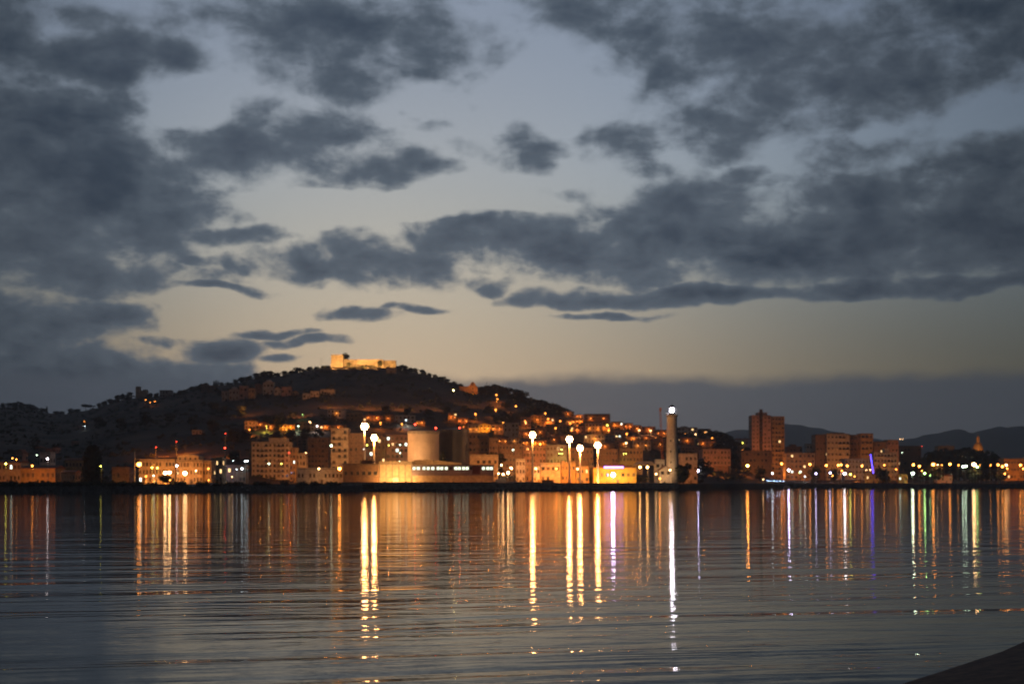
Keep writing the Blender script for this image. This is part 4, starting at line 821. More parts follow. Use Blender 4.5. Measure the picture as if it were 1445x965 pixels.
for i, px in enumerate((672, 694)): floodlight(px, 890, (px, 658, 905), 900, f'hooded floodlight before the five-windowed quay building, {ORD[i]} from the office')
for i, px in enumerate((735, 757, 777, 802, 822)): floodlight(px, 888, (px, 664, 903), (1500,1400,2400,2400,2400)[i], f'hooded floodlight lighting the quay houses, {ORD[i]} from the trawler')
for i, px in enumerate((842, 856, 872, 887)): floodlight(px, 885, (px, 668, 898), 2300, f'hooded floodlight at the yellow warehouse doors, {ORD[i]} from the last light mast', (1,.47,.07))
for i, px in enumerate((203, 219, 236, 256, 271, 291)): floodlight(px, 708.5, (px, 658, 722), 950, f'hooded floodlight lighting hotel and hall fronts, {ORD[i]} from the bare pole')
for i, px in enumerate((6, 24, 41, 60)): floodlight(px, (748,748,720,720)[i], (px, 660, (765,765,735,735)[i]), (500,450,800,700)[i], f'hooded floodlight at the dim shore sheds, {ORD[i]} from the far end')
for i, (px, D, t_, W) in enumerate([(365,872,(368,640,900),900),(395,872,(392,640,900),900),(413,885,(413,650,904),900),(450,905,(448,640,935),1500),(478,872,(479,630,900),1000),(505,880,(503,630,906),900),(555,905,(552,632,940),1400)]):
    floodlight(px, D, t_, W, f'wall floodlight before the tall apartment blocks, {ORD[i]} from the beige balconied one', (1,.33,.07), z=1.5)
for i, (px, py) in enumerate([(719,645),(754,645),(786,645),(820,646),(859,648),(890,648)]): floodlight(px, 955, (px, py-4, 985), 4200, f'added wall floodlight brightening the brown blocks behind the lit quay, {ORD[i]} from the trawler', (1,.33,.06), z=6)  # added to lift the dim fronts of the brown blocks
floodlight(454, 795, (452, 668, 812), 550, 'hooded floodlight before the long white-fronted warehouse', (1,.36,.09))
floodlight(941.5, 921, (946.5, 640, 931), 1300, 'floodlight throwing a bright wedge up the lighthouse tower', (1,.62,.32), z=6)
floodlight(938, 897, (938, 668, 908), 500, 'small floodlight before the keeper\'s cottage', (1,.6,.3))
floodlight(972, 968, (972, 655, 985), 900, 'hooded floodlight before the cream house past the lighthouse')
for i, (px, D, t_, W) in enumerate([(1002,1060,(1004,648,1085),1800),(1022,1060,(1020,648,1085),1500),(1068,1148,(1066,650,1172),2400),(1075,1292,(1074,614,1330),6500),(1099,1305,(1098,614,1338),3500),(1130,1280,(1130,655,1300),2200),(1180,1352,(1180,638,1384),5000),(1222,1352,(1222,638,1386),3800),(1210,1292,(1210,660,1310),1500),(1250,1292,(1250,655,1312),1600),(1260,1380,(1260,636,1400),3600),(1335,1272,(1334,671,1285),500)]):
    floodlight(px, D, t_, W, f'wall floodlight in the blocks beyond the lighthouse, {ORD[i]} from the pillared block', (1,.33,.07), z=1.5)
floodlight(1379, 1446, (1383, 628, 1470), 9000, 'floodlight lighting the church dome', (1,.42,.09), z=22)
for i, px in enumerate((1424, 1438)): floodlight(px, 1308, (px, 660, 1325), 1500, f'hooded floodlight before the low orange hall, {ORD[i]} past the dome')
D0_ = on_ray(405, 608); floodlight(403, D0_-9, (405, 602, D0_), 1500, 'floodlight on the bright yellow-lit house end', (1,.40,.05))
D0_ = on_ray(684, 613); floodlight(684, D0_-8, (684, 604, D0_), 1300, 'floodlight on the deep yellow gabled house', (1,.43,.06))
D0_ = on_ray(353, 606); floodlight(350, D0_-9, (354, 600, D0_), 800, 'floodlight on the slope house above the beige block')
D0_ = on_ray(838, 626); floodlight(838, D0_-10, (838, 619, D0_), 900, 'floodlight on the broad cream four-windowed house', (1,.42,.12))
D0_ = on_ray(752, 629); floodlight(757, D0_-8, (758, 625, D0_), 900, 'floodlight on the low yellow house behind the third mast')
D0_ = on_ray(758, 600); floodlight(757, D0_-8, (758, 593, D0_), 900, 'floodlight on the ochre house in the upper lit lane')
for i, (px, py, W) in enumerate([(230,640,5000),(262,636,6000),(205,646,3500),(310,640,3500)]):
    D0_ = on_ray(px, py); floodlight(px, D0_-25, (px+4, py-6, D0_+5), W, f'slope floodlight under the dark hillside, {ORD[i]} over the hotel', z=5)

for i, (px, py, W) in enumerate([(420,590,4500),(470,577,5000),(520,578,5500),(570,580,5500),(615,580,5000),(665,576,4500),(350,588,4500)]):  # added to stand in for sodium skyglow on the hillside
    D0_ = on_ray(px, py); floodlight(px, D0_-6, (px+rnd.uniform(-8,8), py-26, on_ray(px, py-26)), W, f'added floodlight for skyglow on the castle hill, {ORD[i]} of the line above the terrace houses', (1,.36,.09), z=10, size=1.5)
# ---------------------------------------------------------------- neon line, stalls, poles, crane
D_ = 1268; e = thing('neon_sign', 'slanting blue neon line on a post over the yellow kiosk', 'neon sign', (XP(1231, D_), D_, 4))
q = MB(); p0 = (XP(1232.5,D_)-XP(1231,D_), 0, ZP(668,D_)-4); p1 = (XP(1228.5,D_)-XP(1231,D_), 0, ZP(641,D_)-4)
q.tube((p0[0],.3,-.5),(p1[0],.3,p1[2]), .12, .08); obj('post', q.mesh('post', [M['iron']]), e)
q = MB(); q.tube(p0, p1, .34); obj('neon_tube', q.mesh('neon_tube', [glow('blue_neon', (.10,.06,1.0), 7)]), e)
for i in range(6):
    px = 1083 + 4.4*i; D_ = 1132; e = thing('market_stall', f'blue-awninged market stall with a bulb, {ORD[i]} in the row by the brown flat block', 'market stall', (XP(px, D_), D_, terrain(XP(px, D_), D_)), 0, 'blue market stalls')
    if i == 0:
        q = MB(); q.raw([(-1.2,-1.2,2.2),(1.2,-1.2,2.2),(1.2,1.2,2.2),(-1.2,1.2,2.2),(0,0,3.2),(-1.2,-1.2,1.9),(1.2,-1.2,1.9),(1.2,1.2,1.9),(-1.2,1.2,1.9)], [(0,1,4),(1,2,4),(2,3,4),(3,0,4),(5,6,1,0),(6,7,2,1),(7,8,3,2),(8,5,0,3)]); aw = q.mesh('awning', [M['tent']])
        q = MB()
        for sx in (-1.1,1.1):
            for sy in (-1.1,1.1): q.box(sx-.04, sx+.04, sy-.04, sy+.04, -.2, 2.0)
        fr = q.mesh('pole_frame', [M['galv']]); q = MB(); q.box(-1.1, 1.1, -1.0, -.5, 0, .9); ct = q.mesh('counter', [M['wood']]); q = MB(); q.ball((0,-.9,1.95), .24); bl = q.mesh('bulb', [glow('stall_bulb', (.55,.75,1.0), 40)])
    for n_, me in (('awning', aw), ('pole_frame', fr), ('counter', ct), ('bulb', bl)): obj(n_, me, e)
def pole(px, py0, D, label, m='white', r=.14, red=False, name='flagpole', cat='pole', yard=0):
    x = XP(px, D); zb = terrain(x, D); h = ZP(py0, D)-zb; e = thing(name, label, cat, (x, D, zb))
    q = MB(); q.tube((0,0,-1),(0,0,h), r*1.5, r*.8, 7); obj('pole', q.mesh('pole', [M[m]]), e)
    q = MB()
    if red: q.ball((0,0,h+.25), .3 if D < 800 else .2); obj('beacon_lamp', q.mesh('beacon_lamp', [glow('red_beacon', RED, 22)]), e)
    else: q.ball((0,0,h+.1), r*1.6); obj('finial', q.mesh('finial', [M['iron']]), e)
    if yard:
        q = MB()
        for k in range(yard): q.tube((-1.2+.25*k,0,h*(.96-.06*k)),(1.2-.25*k,0,h*(.96-.06*k)), .05)
        obj('crossbar', q.mesh('crossbar', [M['iron']]), e)
pole(190, 636, 708, 'bare pale pole standing at the quay before the hotel', r=.28)
pole(317.5, 632.5, 765, 'quay mast with a red lamp on top near the motor boats', m='galv', red=True, name='signal_mast', cat='mast')
pole(318, 612.3, 1000, 'slope mast with a red lamp, uphill of the quay mast', m='galv', red=True, name='signal_mast', cat='mast')
pole(249, 623.5, 960, 'slope mast with a red lamp over the pedimented hall', m='galv', red=True, name='signal_mast', cat='mast')
pole(220, 631.5, 930, 'slope mast with a red lamp over the hotel roof', m='galv', red=True, name='signal_mast', cat='mast')
pole(281.5, 637, 745, 'thin dark pole behind the pedimented hall', m='iron', r=.1)
pole(686.5, 540, lerp(RIDGE, 686)-30, 'lattice-like aerial mast on the crest beside the chapel', m='iron', r=.16, yard=3, name='aerial_mast', cat='mast')
pole(453, 506, lerp(RIDGE, 453)-10, 'thin aerial mast on the crest at the castle tower side', m='iron', r=.1, yard=2, name='aerial_mast', cat='mast')
D_ = 1000; e = thing('crane', 'slender harbour crane with its jib raised behind the lighthouse', 'crane', (XP(936, D_), D_, 4))
q = MB(); q.box(-2, 2, -1.6, 1.6, -.3, 1.2); obj('undercarriage', q.mesh('undercarriage', [M['iron']]), e)
q = MB(); q.box(-1.6, 1.6, -1.5, 1.5, 1.25, 3.6); obj('cab', q.mesh('cab', [M['yellow']]), e)
q = MB(); b0 = Vector((0,0,3)); b1 = Vector((XP(931.8,D_)-XP(936,D_), 0, ZP(580,D_)-4)); dv = b1-b0
for sx in (-.55,.55):
    for sy in (-.55,.55): q.tube(b0+Vector((sx,sy,0)), b1+Vector((sx*.8,sy*.8,0)), .13, n=4)
for k in range(24):
    s0 = -1 if k % 2 else 1; q.tube(b0+dv*(k/24)+Vector((s0*.5,-.5,0)), b0+dv*((k+1)/24)+Vector((-s0*.5,-.5,0)), .07, n=4); q.tube(b0+dv*(k/24)+Vector((.5,s0*.5,0)), b0+dv*((k+1)/24)+Vector((.5,-s0*.5,0)), .07, n=4)
q.box(b1.x-.7, b1.x+.7, -.7, .7, b1.z-.2, b1.z+2.4); obj('jib', q.mesh('jib', [mat('crane_orange', (.45,.16,.04))]), e)

# ---------------------------------------------------------------- boats
def hull(q, L, B_, H, m=0, n=12, z0=-.5):
    secs = []
    for i in range(n+1):
        t = i/n; x = -L/2 + L*t; b_ = B_/2*(1-max(0,(t-.45)/.55)**2.2)*(.86+.14*min(1,t/.2)); sh = H*(1+.35*max(0,(t-.4)/.6)**2)
        secs.append([(x+(.05*L*t if 1 else 0),-b_,sh),(x,-b_*.82,H*.25),(x,-b_*.25,z0),(x,b_*.25,z0),(x,b_*.82,H*.25),(x+.05*L*t,b_,sh)])
    P = [p for s_ in secs for p in s_]
    q.raw(P, [(i*6+j, (i+1)*6+j, (i+1)*6+j+1, i*6+j+1) for i in range(n) for j in range(5)], m)
    q.raw([p for s_ in secs for p in (s_[0], s_[5])], [(i*2, i*2+1, i*2+3, i*2+2) for i in range(n)], 1)
    q.face(list(secs[0]), m)
def sailboat_parts():
    q = MB(); hull(q, 10, 3.1, 1.1); a = q.mesh('hull', [M['boatw'], M['wood']])
    q = MB(); q.prism([(-2.6,1.12),(2.0,1.2),(1.4,1.75),(-2.4,1.8)], -.85, .85); b_ = q.mesh('cabin', [M['boatw']])
    q = MB(); q.tube((.9,0,1.0),(.9,0,14.5), .10, .06, 6); q.tube((.9,-1.0,8.5),(.9,1.0,8.5), .035); 
    for p_ in ((-4.9,0,1.2),(5.3,0,1.6),(.6,-1.45,1.2),(.6,1.45,1.2)): q.tube((.9,0,14.4), p_, .015, n=4)
    c = q.mesh('mast', [M['galv']])
    q = MB(); q.tube((.8,0,2.5),(-3.6,0,2.6), .07); d = q.mesh('boom', [M['galv']]); q = MB()
    for k in range(6): q.tube((.6-.7*k,0,2.72),(-.1-.7*k,0,2.72+.02*(k%2)), .19-.012*k, .178-.012*k, 7)
    return [('hull', a), ('cabin', b_), ('mast', c), ('boom', d), ('furled_sail', q.mesh('furled_sail', [M['canvas']]))]
SBP = sailboat_parts(); SBB = [(n_, (me.copy() if n_ == 'hull' else me)) for n_, me in SBP]; SBB[0][1].materials[0] = M['boatb']
def boat(parts, name, label, cat, px, D, rz, s=1.0, group=None, z=0.0):
    e = thing(name, label, cat, (XP(px, D), D, z), rz, group); e.scale = (s, s, s)
    fs = None
    for n_, me in parts:
        o = obj(n_, me, e)
        if n_ == 'boom': fs = o
        if n_ == 'furled_sail': o.parent = fs
    return e
SX = [1110,1128,1147,1161,1170,1181,1199,1209,1218,1240,1252,1262,1276,1296,1304,1313,1333,1343,1351,1362,1370,1389,1401,1411,1419,1431]
wordsB = ['white','blue']
for i, px in enumerate(SX):
    c = i % 3 == 1; sc_ = rnd.choice([.9, 1.0, 1.15, 1.35]); half = i < 13
    boat(SBB if c else SBP, 'sailing_boat', f'{"blue" if c else "white"}-hulled sailing boat at the marina pontoon, {ORD[i if half else i-13]} {"from the market stalls" if half else "past the kiosk standing alone"}', 'sailing boat', px, (1205 if px < 1150 else 1222)+rnd.uniform(-8, 12) if px > 1120 else 1085, R(90)+rnd.uniform(-.15,.15), sc_, 'sailing boats in the marina')
def motorboat_parts(m):
    q = MB(); hull(q, 8, 2.8, 1.2); a = q.mesh('hull', [M[m], M['wood']])
    q = MB(); q.prism([(-1.6,1.2),(1.9,1.3),(.9,2.5),(-1.4,2.6)], -.95, .95); b_ = q.mesh('wheelhouse', [M['boatw']])
    q = MB(); q.prism([(1.05,2.36),(1.62,1.68),(1.68,1.72),(1.11,2.41)], -.8, .8); c = q.mesh('windscreen', [M['glass']])
    q = MB(); q.tube((-.6,0,2.6),(-.6,0,4.6), .05); q.tube((-.6,-.6,3.9),(-.6,.6,3.9), .035); return [('hull', a), ('wheelhouse', b_), ('windscreen', c), ('radio_mast', q.mesh('radio_mast', [M['galv']]))]
MBW, MBB, MBR = (motorboat_parts(m) for m in ('boatw', 'boatb', 'boatr'))
for i, (px, pr_, s) in enumerate([(258,MBB,1.2),(271,MBW,1.5),(285,MBR,1.6),(304,MBB,1.8),(316,MBW,1.2),(327,MBB,1.3),(338,MBW,1.1)]):
    boat(pr_, 'motor_boat', f'{ {id(MBW):"white", id(MBB):"blue", id(MBR):"rust-red"}[id(pr_)] } motor boat moored before hall and quay houses, {ORD[i]} from the hotel', 'motor boat', px, 692, rnd.choice([0, math.pi])+rnd.uniform(-.2,.2), s, 'motor boats moored before the hall')
for i, (px, pr_, s) in enumerate([(748,MBB,1.7),(764,MBW,1.3),(776,MBR,1.5),(789,MBB,1.2)]):
    boat(pr_, 'motor_boat', f'{ {id(MBW):"white", id(MBB):"blue", id(MBR):"rust-red"}[id(pr_)] } motor boat in the inner basin, {ORD[i]} from the trawler', 'motor boat', px, 850, rnd.choice([0, math.pi])+rnd.uniform(-.2,.2), s, 'motor boats in the inner basin', z=1.2)
# trawler
D_ = 846; e = thing('trawler', 'white fishing trawler with lit decks moored beside the office', 'fishing trawler', (XP(711, D_), D_, 1.6))
q = MB(); hull(q, 14.5, 4.6, 3.2, z0=-1.8); obj('hull', q.mesh('hull', [M['boatw'], M['wood']]), e)
q = MB(); q.box(-5.2, 1.4, -1.7, 1.7, 3.15, 5.2); q.box(-2.4, 1.0, -1.5, 1.5, 5.203, 7.4); q.box(-2.7, 1.3, -1.7, 1.7, 7.403, 7.6); wh_ = obj('wheelhouse', q.mesh('wheelhouse', [M['boatw']]), e)
for k in range(4): obj('window', window_mesh(.6, .8, 'dark'), wh_, (-1.9+.85*k, -1.5, 6.4))
q = MB(); q.tube((-3.4,0,5.2),(-3.4,0,12.8), .14, .07); q.tube((-3.4,0,11),(-5.8,0,7), .05); q.tube((-3.4,-1.2,10.5),(-3.4,1.2,10.5), .05); obj('aft_mast', q.mesh('aft_mast', [M['boatw']]), e)
q = MB(); q.tube((2.6,0,3.2),(2.6,0,11.2), .16, .08); q.tube((2.6,0,6),(6.2,0,9.4), .07); q.tube((2.6,0,11.1),(6.9,0,4.6), .025); q.tube((2.6,0,11.1),(-3.4,0,12.4), .025); obj('fore_mast', q.mesh('fore_mast', [M['boatw']]), e)
q = MB()
for k in range(8): q.tube((-6.8+1.9*k,-2.1,3.2),(-6.8+1.9*k,-2.1,4.1), .04)
q.tube((-6.8,-2.1,4.1),(6.5,-2.1,4.1), .04); obj('rail', q.mesh('rail', [M['galv']]), e)
q = MB(); q.box(-6.8, -5.6, -1.2, 1.2, 3.2, 4.3); obj('net_drum', q.mesh('net_drum', [M['boatr']]), e)
for px, py, r_, L_ in ((707.5,656,.4,40),(721,660,.5,40),(717,667,.7,50),(710,669,.5,45),(703.5,668,.4,40)):
    q = MB(); q.ball((0,0,0), r_); obj('deck_lamp', q.mesh('deck_lamp', [glow('deck_lamp_%g' % L_, (1,.52,.2), L_)]), e, (XP(px,D_)-XP(711,D_), -1.9, ZP(py,D_)-1.6))
D_ = 838; e = thing('barge', 'long dark flat barge lying inside the basin behind the mole', 'barge', (XP(757, D_), D_, 1.0))
q = MB(); q.prism([(-13,.0),(12,.0),(13.4,3.6),(-13.6,3.6)], -3, 3); obj('hull', q.mesh('hull', [M['iron']]), e)
q = MB(); q.box(3, 10, -2, 2, 3.603, 5.4); obj('deck_house', q.mesh('deck_house', [M['brown']]), e)
q = MB(); q.box(-13, 2.5, -2.4, 2.4, 3.602, 4.1); obj('hatch_cover', q.mesh('hatch_cover', [M['seawall']]), e)

# ---------------------------------------------------------------- mole, breakwaters, rocks
def strip(px0, px1, prof, off, step=4, nz=.0, seed=0):
    """ribbon that follows the shore; prof = [(metres seaward(-)/inland(+), z)]"""
    q = MB(); P = []; xs = []
    p = px0
    while p <= px1: xs.append(p); p += step
    for px in xs:
        for s_, z in prof:
            D = off(px) + s_ + nz*noise.noise((px*.21+seed, s_*.9, z)); zz_ = z + (nz*.6*noise.noise((px*.33, s_*1.1, seed+4)) if z > -.4 else 0)
            P.append((XP(px, D), D, zz_))
    k = len(prof)
    q.raw(P, [(i*k+j, (i+1)*k+j, (i+1)*k+j+1, i*k+j+1) for i in range(len(xs)-1) for j in range(k-1)])
    return q
sh = lambda px: lerp(SHORE, px)
for name, lab, cat, a, b_, prof, off, nz, mm, st in [
  ('sea_wall', 'dark concrete sea wall of the mole before workshop, depot and office', 'sea wall', 478, 702, [(-.6,-1.5),(-.45,4.4),(-.65,4.42),(-.65,4.95),(.2,4.95),(.2,3.5)], sh, .0, 'seawall', 8),
  ('quay_wall', 'long brown quay wall from the office past the light masts to the lighthouse', 'quay wall', 702.2, 962, [(-.6,-1.5),(-.5,4.3),(-.3,4.5),(.6,4.5),(.6,3.4)], sh, .0, 'seawall', 8),
  ('breakwater', 'low dark rubble breakwater before the sheds, hotel and motor boats', 'breakwater', -80, 512, [(-7,-1.6),(-4.5,.4),(-2.4,1.9),(-.8,3.1),(1.2,3.3),(2.8,2.3),(4.6,.6),(7,-1.6)], lambda px: min(sh(px)-22, 735-(512-px)*.22), .9, 'rock', 2.0),
  ('breakwater', 'dark rocky breakwater closing the marina of sailing boats', 'breakwater', 958, 1560, [(-8,-1.6),(-5,.5),(-2.6,2.2),(-.8,3.6),(1.4,3.7),(3,2.5),(5,.6),(8,-1.6)], lambda px: 905+min(1, max(0,(px-958)/170))**.8*250, 1.2, 'rock', 1.6)]:
    q = strip(a, b_, prof, off, st, nz, len(lab)); o = obj(name, q.mesh(name, [M[mm]])); tag(o, lab, cat)
q = MB(); rg = random.Random(3)
def rocks(n, px0, px1, off, lo, hi, smin, smax):
    for _ in range(n):
        px = rg.uniform(px0, px1); s_ = rg.uniform(lo[0], hi[0]); D = off(px)+s_; t_ = (s_-lo[0])/(hi[0]-lo[0]); z = lo[1]+(hi[1]-lo[1])*t_
        r = rg.uniform(smin, smax); q.ball((XP(px, D), D, z), r, nu=6, nv=4, sq=(1.15, 1, .75), jit=.28, rg=rg)
rocks(520, 478, 962, sh, (-3.2,-.2), (-.8,.9), .4, 1.1)
rocks(700, -60, 505, lambda px: min(sh(px)-22, 735-(512-px)*.22), (-5.5,-.2), (.5,3.2), .35, .9)
rocks(900, 962, 1500, lambda px: 905+min(1, max(0,(px-958)/170))**.8*250, (-6,-.2), (.8,3.6), .45, 1.25)
o = obj('rubble', q.mesh('rubble', [M['rock']])); tag(o, 'loose dark rocks along the foot of walls and breakwaters', 'rubble', kind='stuff')

# ---------------------------------------------------------------- trees and scrub
def crown_blobs(kind, rg):
    B_ = []
    if kind == 'broad':
        for _ in range(9): a = rg.uniform(0, 6.28); d = rg.uniform(.3, 2.4); B_.append((d*math.cos(a), d*math.sin(a), rg.uniform(1.6, 7.0), rg.uniform(1.2, 2.1), 1, .85))
        B_.append((0,0,4.2,2.4,1,1.1))
    elif kind == 'pine':
        for _ in range(10): a = rg.uniform(0, 6.28); d = rg.uniform(.2, 3.2); B_.append((d*math.cos(a), d*math.sin(a), rg.uniform(6.2, 7.5)-d*.15, rg.uniform(1.0, 1.7), 1, .55))
    elif kind == 'cypress':
        for k in range(9): t_ = k/8; B_.append((rg.uniform(-.15,.15), rg.uniform(-.15,.15), .9+t_*6.7, .95*(1-t_**1.7*.85)+.05, 1, 1.3))
    else:
        for _ in range(6): a = rg.uniform(0, 6.28); d = rg.uniform(0, 1.7); B_.append((d*math.cos(a), d*math.sin(a), rg.uniform(1.2, 3.0), rg.uniform(.9, 1.5), 1, .8))
    return B_
def tree_mesh(kind, seed):
    rg = random.Random(seed); Bl = crown_blobs(kind, rg); q = MB()
    n = {'broad': 760, 'pine': 560, 'cypress': 520, 'bush': 300}[kind]; sz = {'broad': .46, 'pine': .42, 'cypress': .30, 'bush': .34}[kind]
    for _ in range(n):
        x, y, z, r, sx, sz_ = rg.choice(Bl)
        v = Vector((rg.gauss(0,1), rg.gauss(0,1), rg.gauss(0,1))).normalized()*r*rg.uniform(.45, 1.06)**.6
        p = Vector((x+v.x, y+v.y, z+v.z*sz_)); nrm = (v.normalized()+Vector((rg.uniform(-.8,.8), rg.uniform(-.8,.8), rg.uniform(-.3,.9)))).normalized()
        a = nrm.orthogonal().normalized(); a = (Matrix.Rotation(rg.uniform(0,6.28), 3, nrm) @ a); b_ = nrm.cross(a); s_ = sz*rg.uniform(.6, 1.35)
        q.face([p-a*s_-b_*s_*.5, p+a*s_*.2-b_*s_*.8, p+a*s_+b_*s_*.3, p-a*s_*.1+b_*s_*.8], 0 if rg.random() < .6 else 1)
    crown = q.mesh('crown', [M['leaf'], M['leaf2']])
    q = MB(); th = {'broad': 3.6, 'pine': 6.0, 'cypress': 1.2, 'bush': .9}[kind]; r0 = {'broad': .32, 'pine': .28, 'cypress': .22, 'bush': .14}[kind]
    q.tube((0,0,-1.5),(0,0,th), r0, r0*.6, 7)
    for x, y, z, r, *_ in Bl[:7]: q.tube((0,0,th*.85),(x*.8,y*.8,z), r0*.5, .05, 5)
    return crown, q.mesh('trunk', [M['bark']])
TM = {k: [tree_mesh(k, 11*i+len(k)) for i in range(4)] for k in ('broad', 'pine', 'cypress', 'bush')}
TH = {'broad': 8.4, 'pine': 8.1, 'cypress': 8.6, 'bush': 3.9}
NM = {'broad': 'broadleaf_tree', 'pine': 'pine_tree', 'cypress': 'cypress_tree', 'bush': 'shrub'}
TN = {'broad': 'round dark broadleaf tree', 'pine': 'flat-topped dark pine', 'cypress': 'narrow dark cypress', 'bush': 'dark spreading shrub'}
def tree(kind, px, py, label, D=None, base=None, group=None, wide=1.0):
    sink = D is None and not base
    if D is None: D = on_ray(px, base) if base else lerp(RIDGE, px) + rnd.uniform(-15, 25)
    x = XP(px, D); zb = terrain(x, D)
    zb -= (.25*max(0, ZP(py, D)-zb)+.6 if sink else 0); h = max(2.0, ZP(py, D)-zb); s = h/TH[kind]
    e = thing(NM[kind], label, 'tree' if kind != 'bush' else 'shrub', (x, D, zb), rnd.uniform(0, 6.28), group); e.scale = (s*wide, s*wide, s)
    c, t_ = rnd.choice(TM[kind]); obj('trunk', t_, e); obj('crown', c, e)
def trees(pts, where, group, **kw):
    cnt = {}
    for p in pts:
        px, py, kind = p[:3]; i = cnt.get(kind, 0); cnt[kind] = i+1; o = dict(kw); o.update(p[3] if len(p) > 3 else {})
        tree(kind, px, py, o.pop('label', None) or f'{TN[kind]}, {ORD[i]} {where}', group=group, **o)
b_, p_, c_, s_ = 'broad', 'pine', 'cypress', 'bush'
trees([(4,568,b_),(13,567,s_),(22,565,b_),(30,566,b_),(40,569,s_),(50,573,b_),(60,575,s_),(66,572,c_),(78,579,s_),(88,580,s_),(100,576,b_),(108,576,s_),(121,570,p_),(128,571,p_),(140,568,b_)], 'on the low dark ridge, counted towards the watchtower', 'trees on the low dark ridge', wide=1.3)
trees([(148,564,b_),(155,562,s_),(166,557,b_),(174,554,b_),(183,553,b_),(213,554,b_),(220,553,b_),(247,553,s_),(254,550,b_),(262,547,b_),(270,545,b_),(277,544,s_)], 'along the ridge around the watchtower and cube house', 'trees around the watchtower', wide=1.25)
trees([(284,541,b_),(291,540,b_),(302,536,c_),(305,535,c_),(308,536,c_),(313,539,b_),(322,538,b_),(332,535,b_),(344,531,s_),(352,528,b_),(362,526,b_),(372,523,b_,dict(wide=1.5)),(381,523,b_,dict(wide=1.5)),(393,525,s_),(402,523,b_),(411,522,s_)], 'climbing the crest over the cemetery chapels', 'crest trees over the cemetery', wide=1.3)
trees([(420,518,b_),(428,520,s_),(437,517,b_),(446,517,s_),(456,515,s_),(463,515,s_),(487,498,b_,dict(D=1470,wide=.9,label='lone round tree rising just behind the castle tower')),(492,511,b_,dict(D=1446)),(536,508.5,b_,dict(D=1449,wide=1.2)),(512,515,s_,dict(D=1440)),(528,516,s_,dict(D=1440)),(563,514,b_),(571,513,b_,dict(wide=1.5)),(579,518,s_),(586,519,b_),(596,521,b_),(606,526,b_),(614,528,b_),(622,530,s_),(630,534,b_),(640,538,b_),(648,541,s_)], 'along the castle crest, counted towards the chapel', 'castle crest trees', wide=1.3)
trees([(678,545,b_),(684,547,s_),(692,544,b_),(699,542,p_,dict(wide=1.5)),(706,541,b_),(713,546,b_),(721,548,p_,dict(wide=1.2)),(729,549,b_),(735,552,b_),(743,559,b_),(749,560,b_),(756,563,p_),(764,564,b_),(772,566,b_),(781,568,b_,dict(wide=1.5)),(788,571,b_),(794,574,b_),(801,580,s_)], 'in the park on the crest past the chapel', 'park trees past the chapel', wide=1.4)
trees([(700,584,b_,dict(base=598)),(712,583,b_,dict(base=597)),(722,582,b_,dict(base=597)),(733,581,b_,dict(base=594)),(745,576,b_,dict(base=590)),(690,572,b_,dict(base=583)),(716,565,b_,dict(base=576)),(655,572,b_,dict(base=582)),(630,573,b_,dict(base=585)),(606,575,b_,dict(base=588)),(575,573,b_,dict(base=585)),(545,570,b_,dict(base=582)),(760,571,b_,dict(base=584)),(775,574,b_,dict(base=587))], 'on the slope between castle and lit lanes', 'mid-slope trees below the castle', wide=1.5)
trees([(316,572,b_,dict(base=586)),(300,566,b_,dict(base=580)),(340,572,b_,dict(base=588)),(380,584,b_,dict(base=602)),(392,584,b_,dict(base=606)),(390,608,b_,dict(base=624)),(410,606,b_,dict(base=622)),(430,605,b_,dict(base=620)),(450,605,b_,dict(base=618)),(345,606,b_,dict(base=622)),(330,604,b_,dict(base=624)),(300,592,b_,dict(base=612)),(270,588,b_,dict(base=602)),(240,582,b_,dict(base=598)),(205,585,b_,dict(base=601)),(170,590,b_,dict(base=606)),(140,588,b_,dict(base=605)),(330,634,b_,dict(base=652))], 'of the dark hillside trees uphill of hotel and beige block', 'dark hillside trees', wide=1.5)
trees([(124,627,c_),(128,624,c_),(132.5,623,c_),(137,626,c_)], 'of the tight clump on the dim shore', 'cypress clump on the dim shore', D=748, wide=1.5)
trees([(626,633,c_,dict(D=856,label='narrow cypress standing between the two tanks')),(694,606,b_,dict(base=618,label='dark tree above the narrow shadowed apartment block')),(694,637,b_,dict(D=935,label='dark tree beside the five-windowed quay building')),(955,652,b_,dict(D=935,label='dark tree at the lighthouse foot, cottage side')),(964,650,b_,dict(D=940,label='dark tree between lighthouse foot and cream house')),(906,668,s_,dict(D=905,wide=1.6,label='rounded shrub beside the open market canopy')),(976,652,b_,dict(D=1000,label='bushy tree hiding part of the slope behind the violet lamp')),(988,648,b_,dict(D=1010,wide=1.3,label='bushy tree at the near end of the pillared block')),(230,669,s_,dict(D=706,wide=1.4,label='greenish shrub under the quay lamps of the hotel')),(1034,640,b_,dict(D=1110,wide=1.3,label='dark tree in the gap after the pillared block')),(1055,655,b_,dict(D=1127,wide=1.1,label='round tree glowing orange around a lamp')),(1073,660,b_,dict(D=1124,label='dark round tree before the brown flat block')),(1246,657,b_,dict(D=1283,wide=1.3,label='round tree before the beige four-storey balconied block')),(1317,652,b_,dict(D=1279,wide=1.2,label='palm-sized tree lit orange at the park edge')),(1375,660,b_,dict(D=1279,wide=1.4,label='tree lit orange under the brightest park lamp')),(1413,659,b_,dict(D=1279,wide=1.3,label='tree lit orange next to the low orange hall')),(1150,658,b_,dict(D=1290,label='small promenade tree before the red-brown end block')),(1178,660,b_,dict(D=1290,label='small promenade tree before the beige eight-storey block'))], '', None)
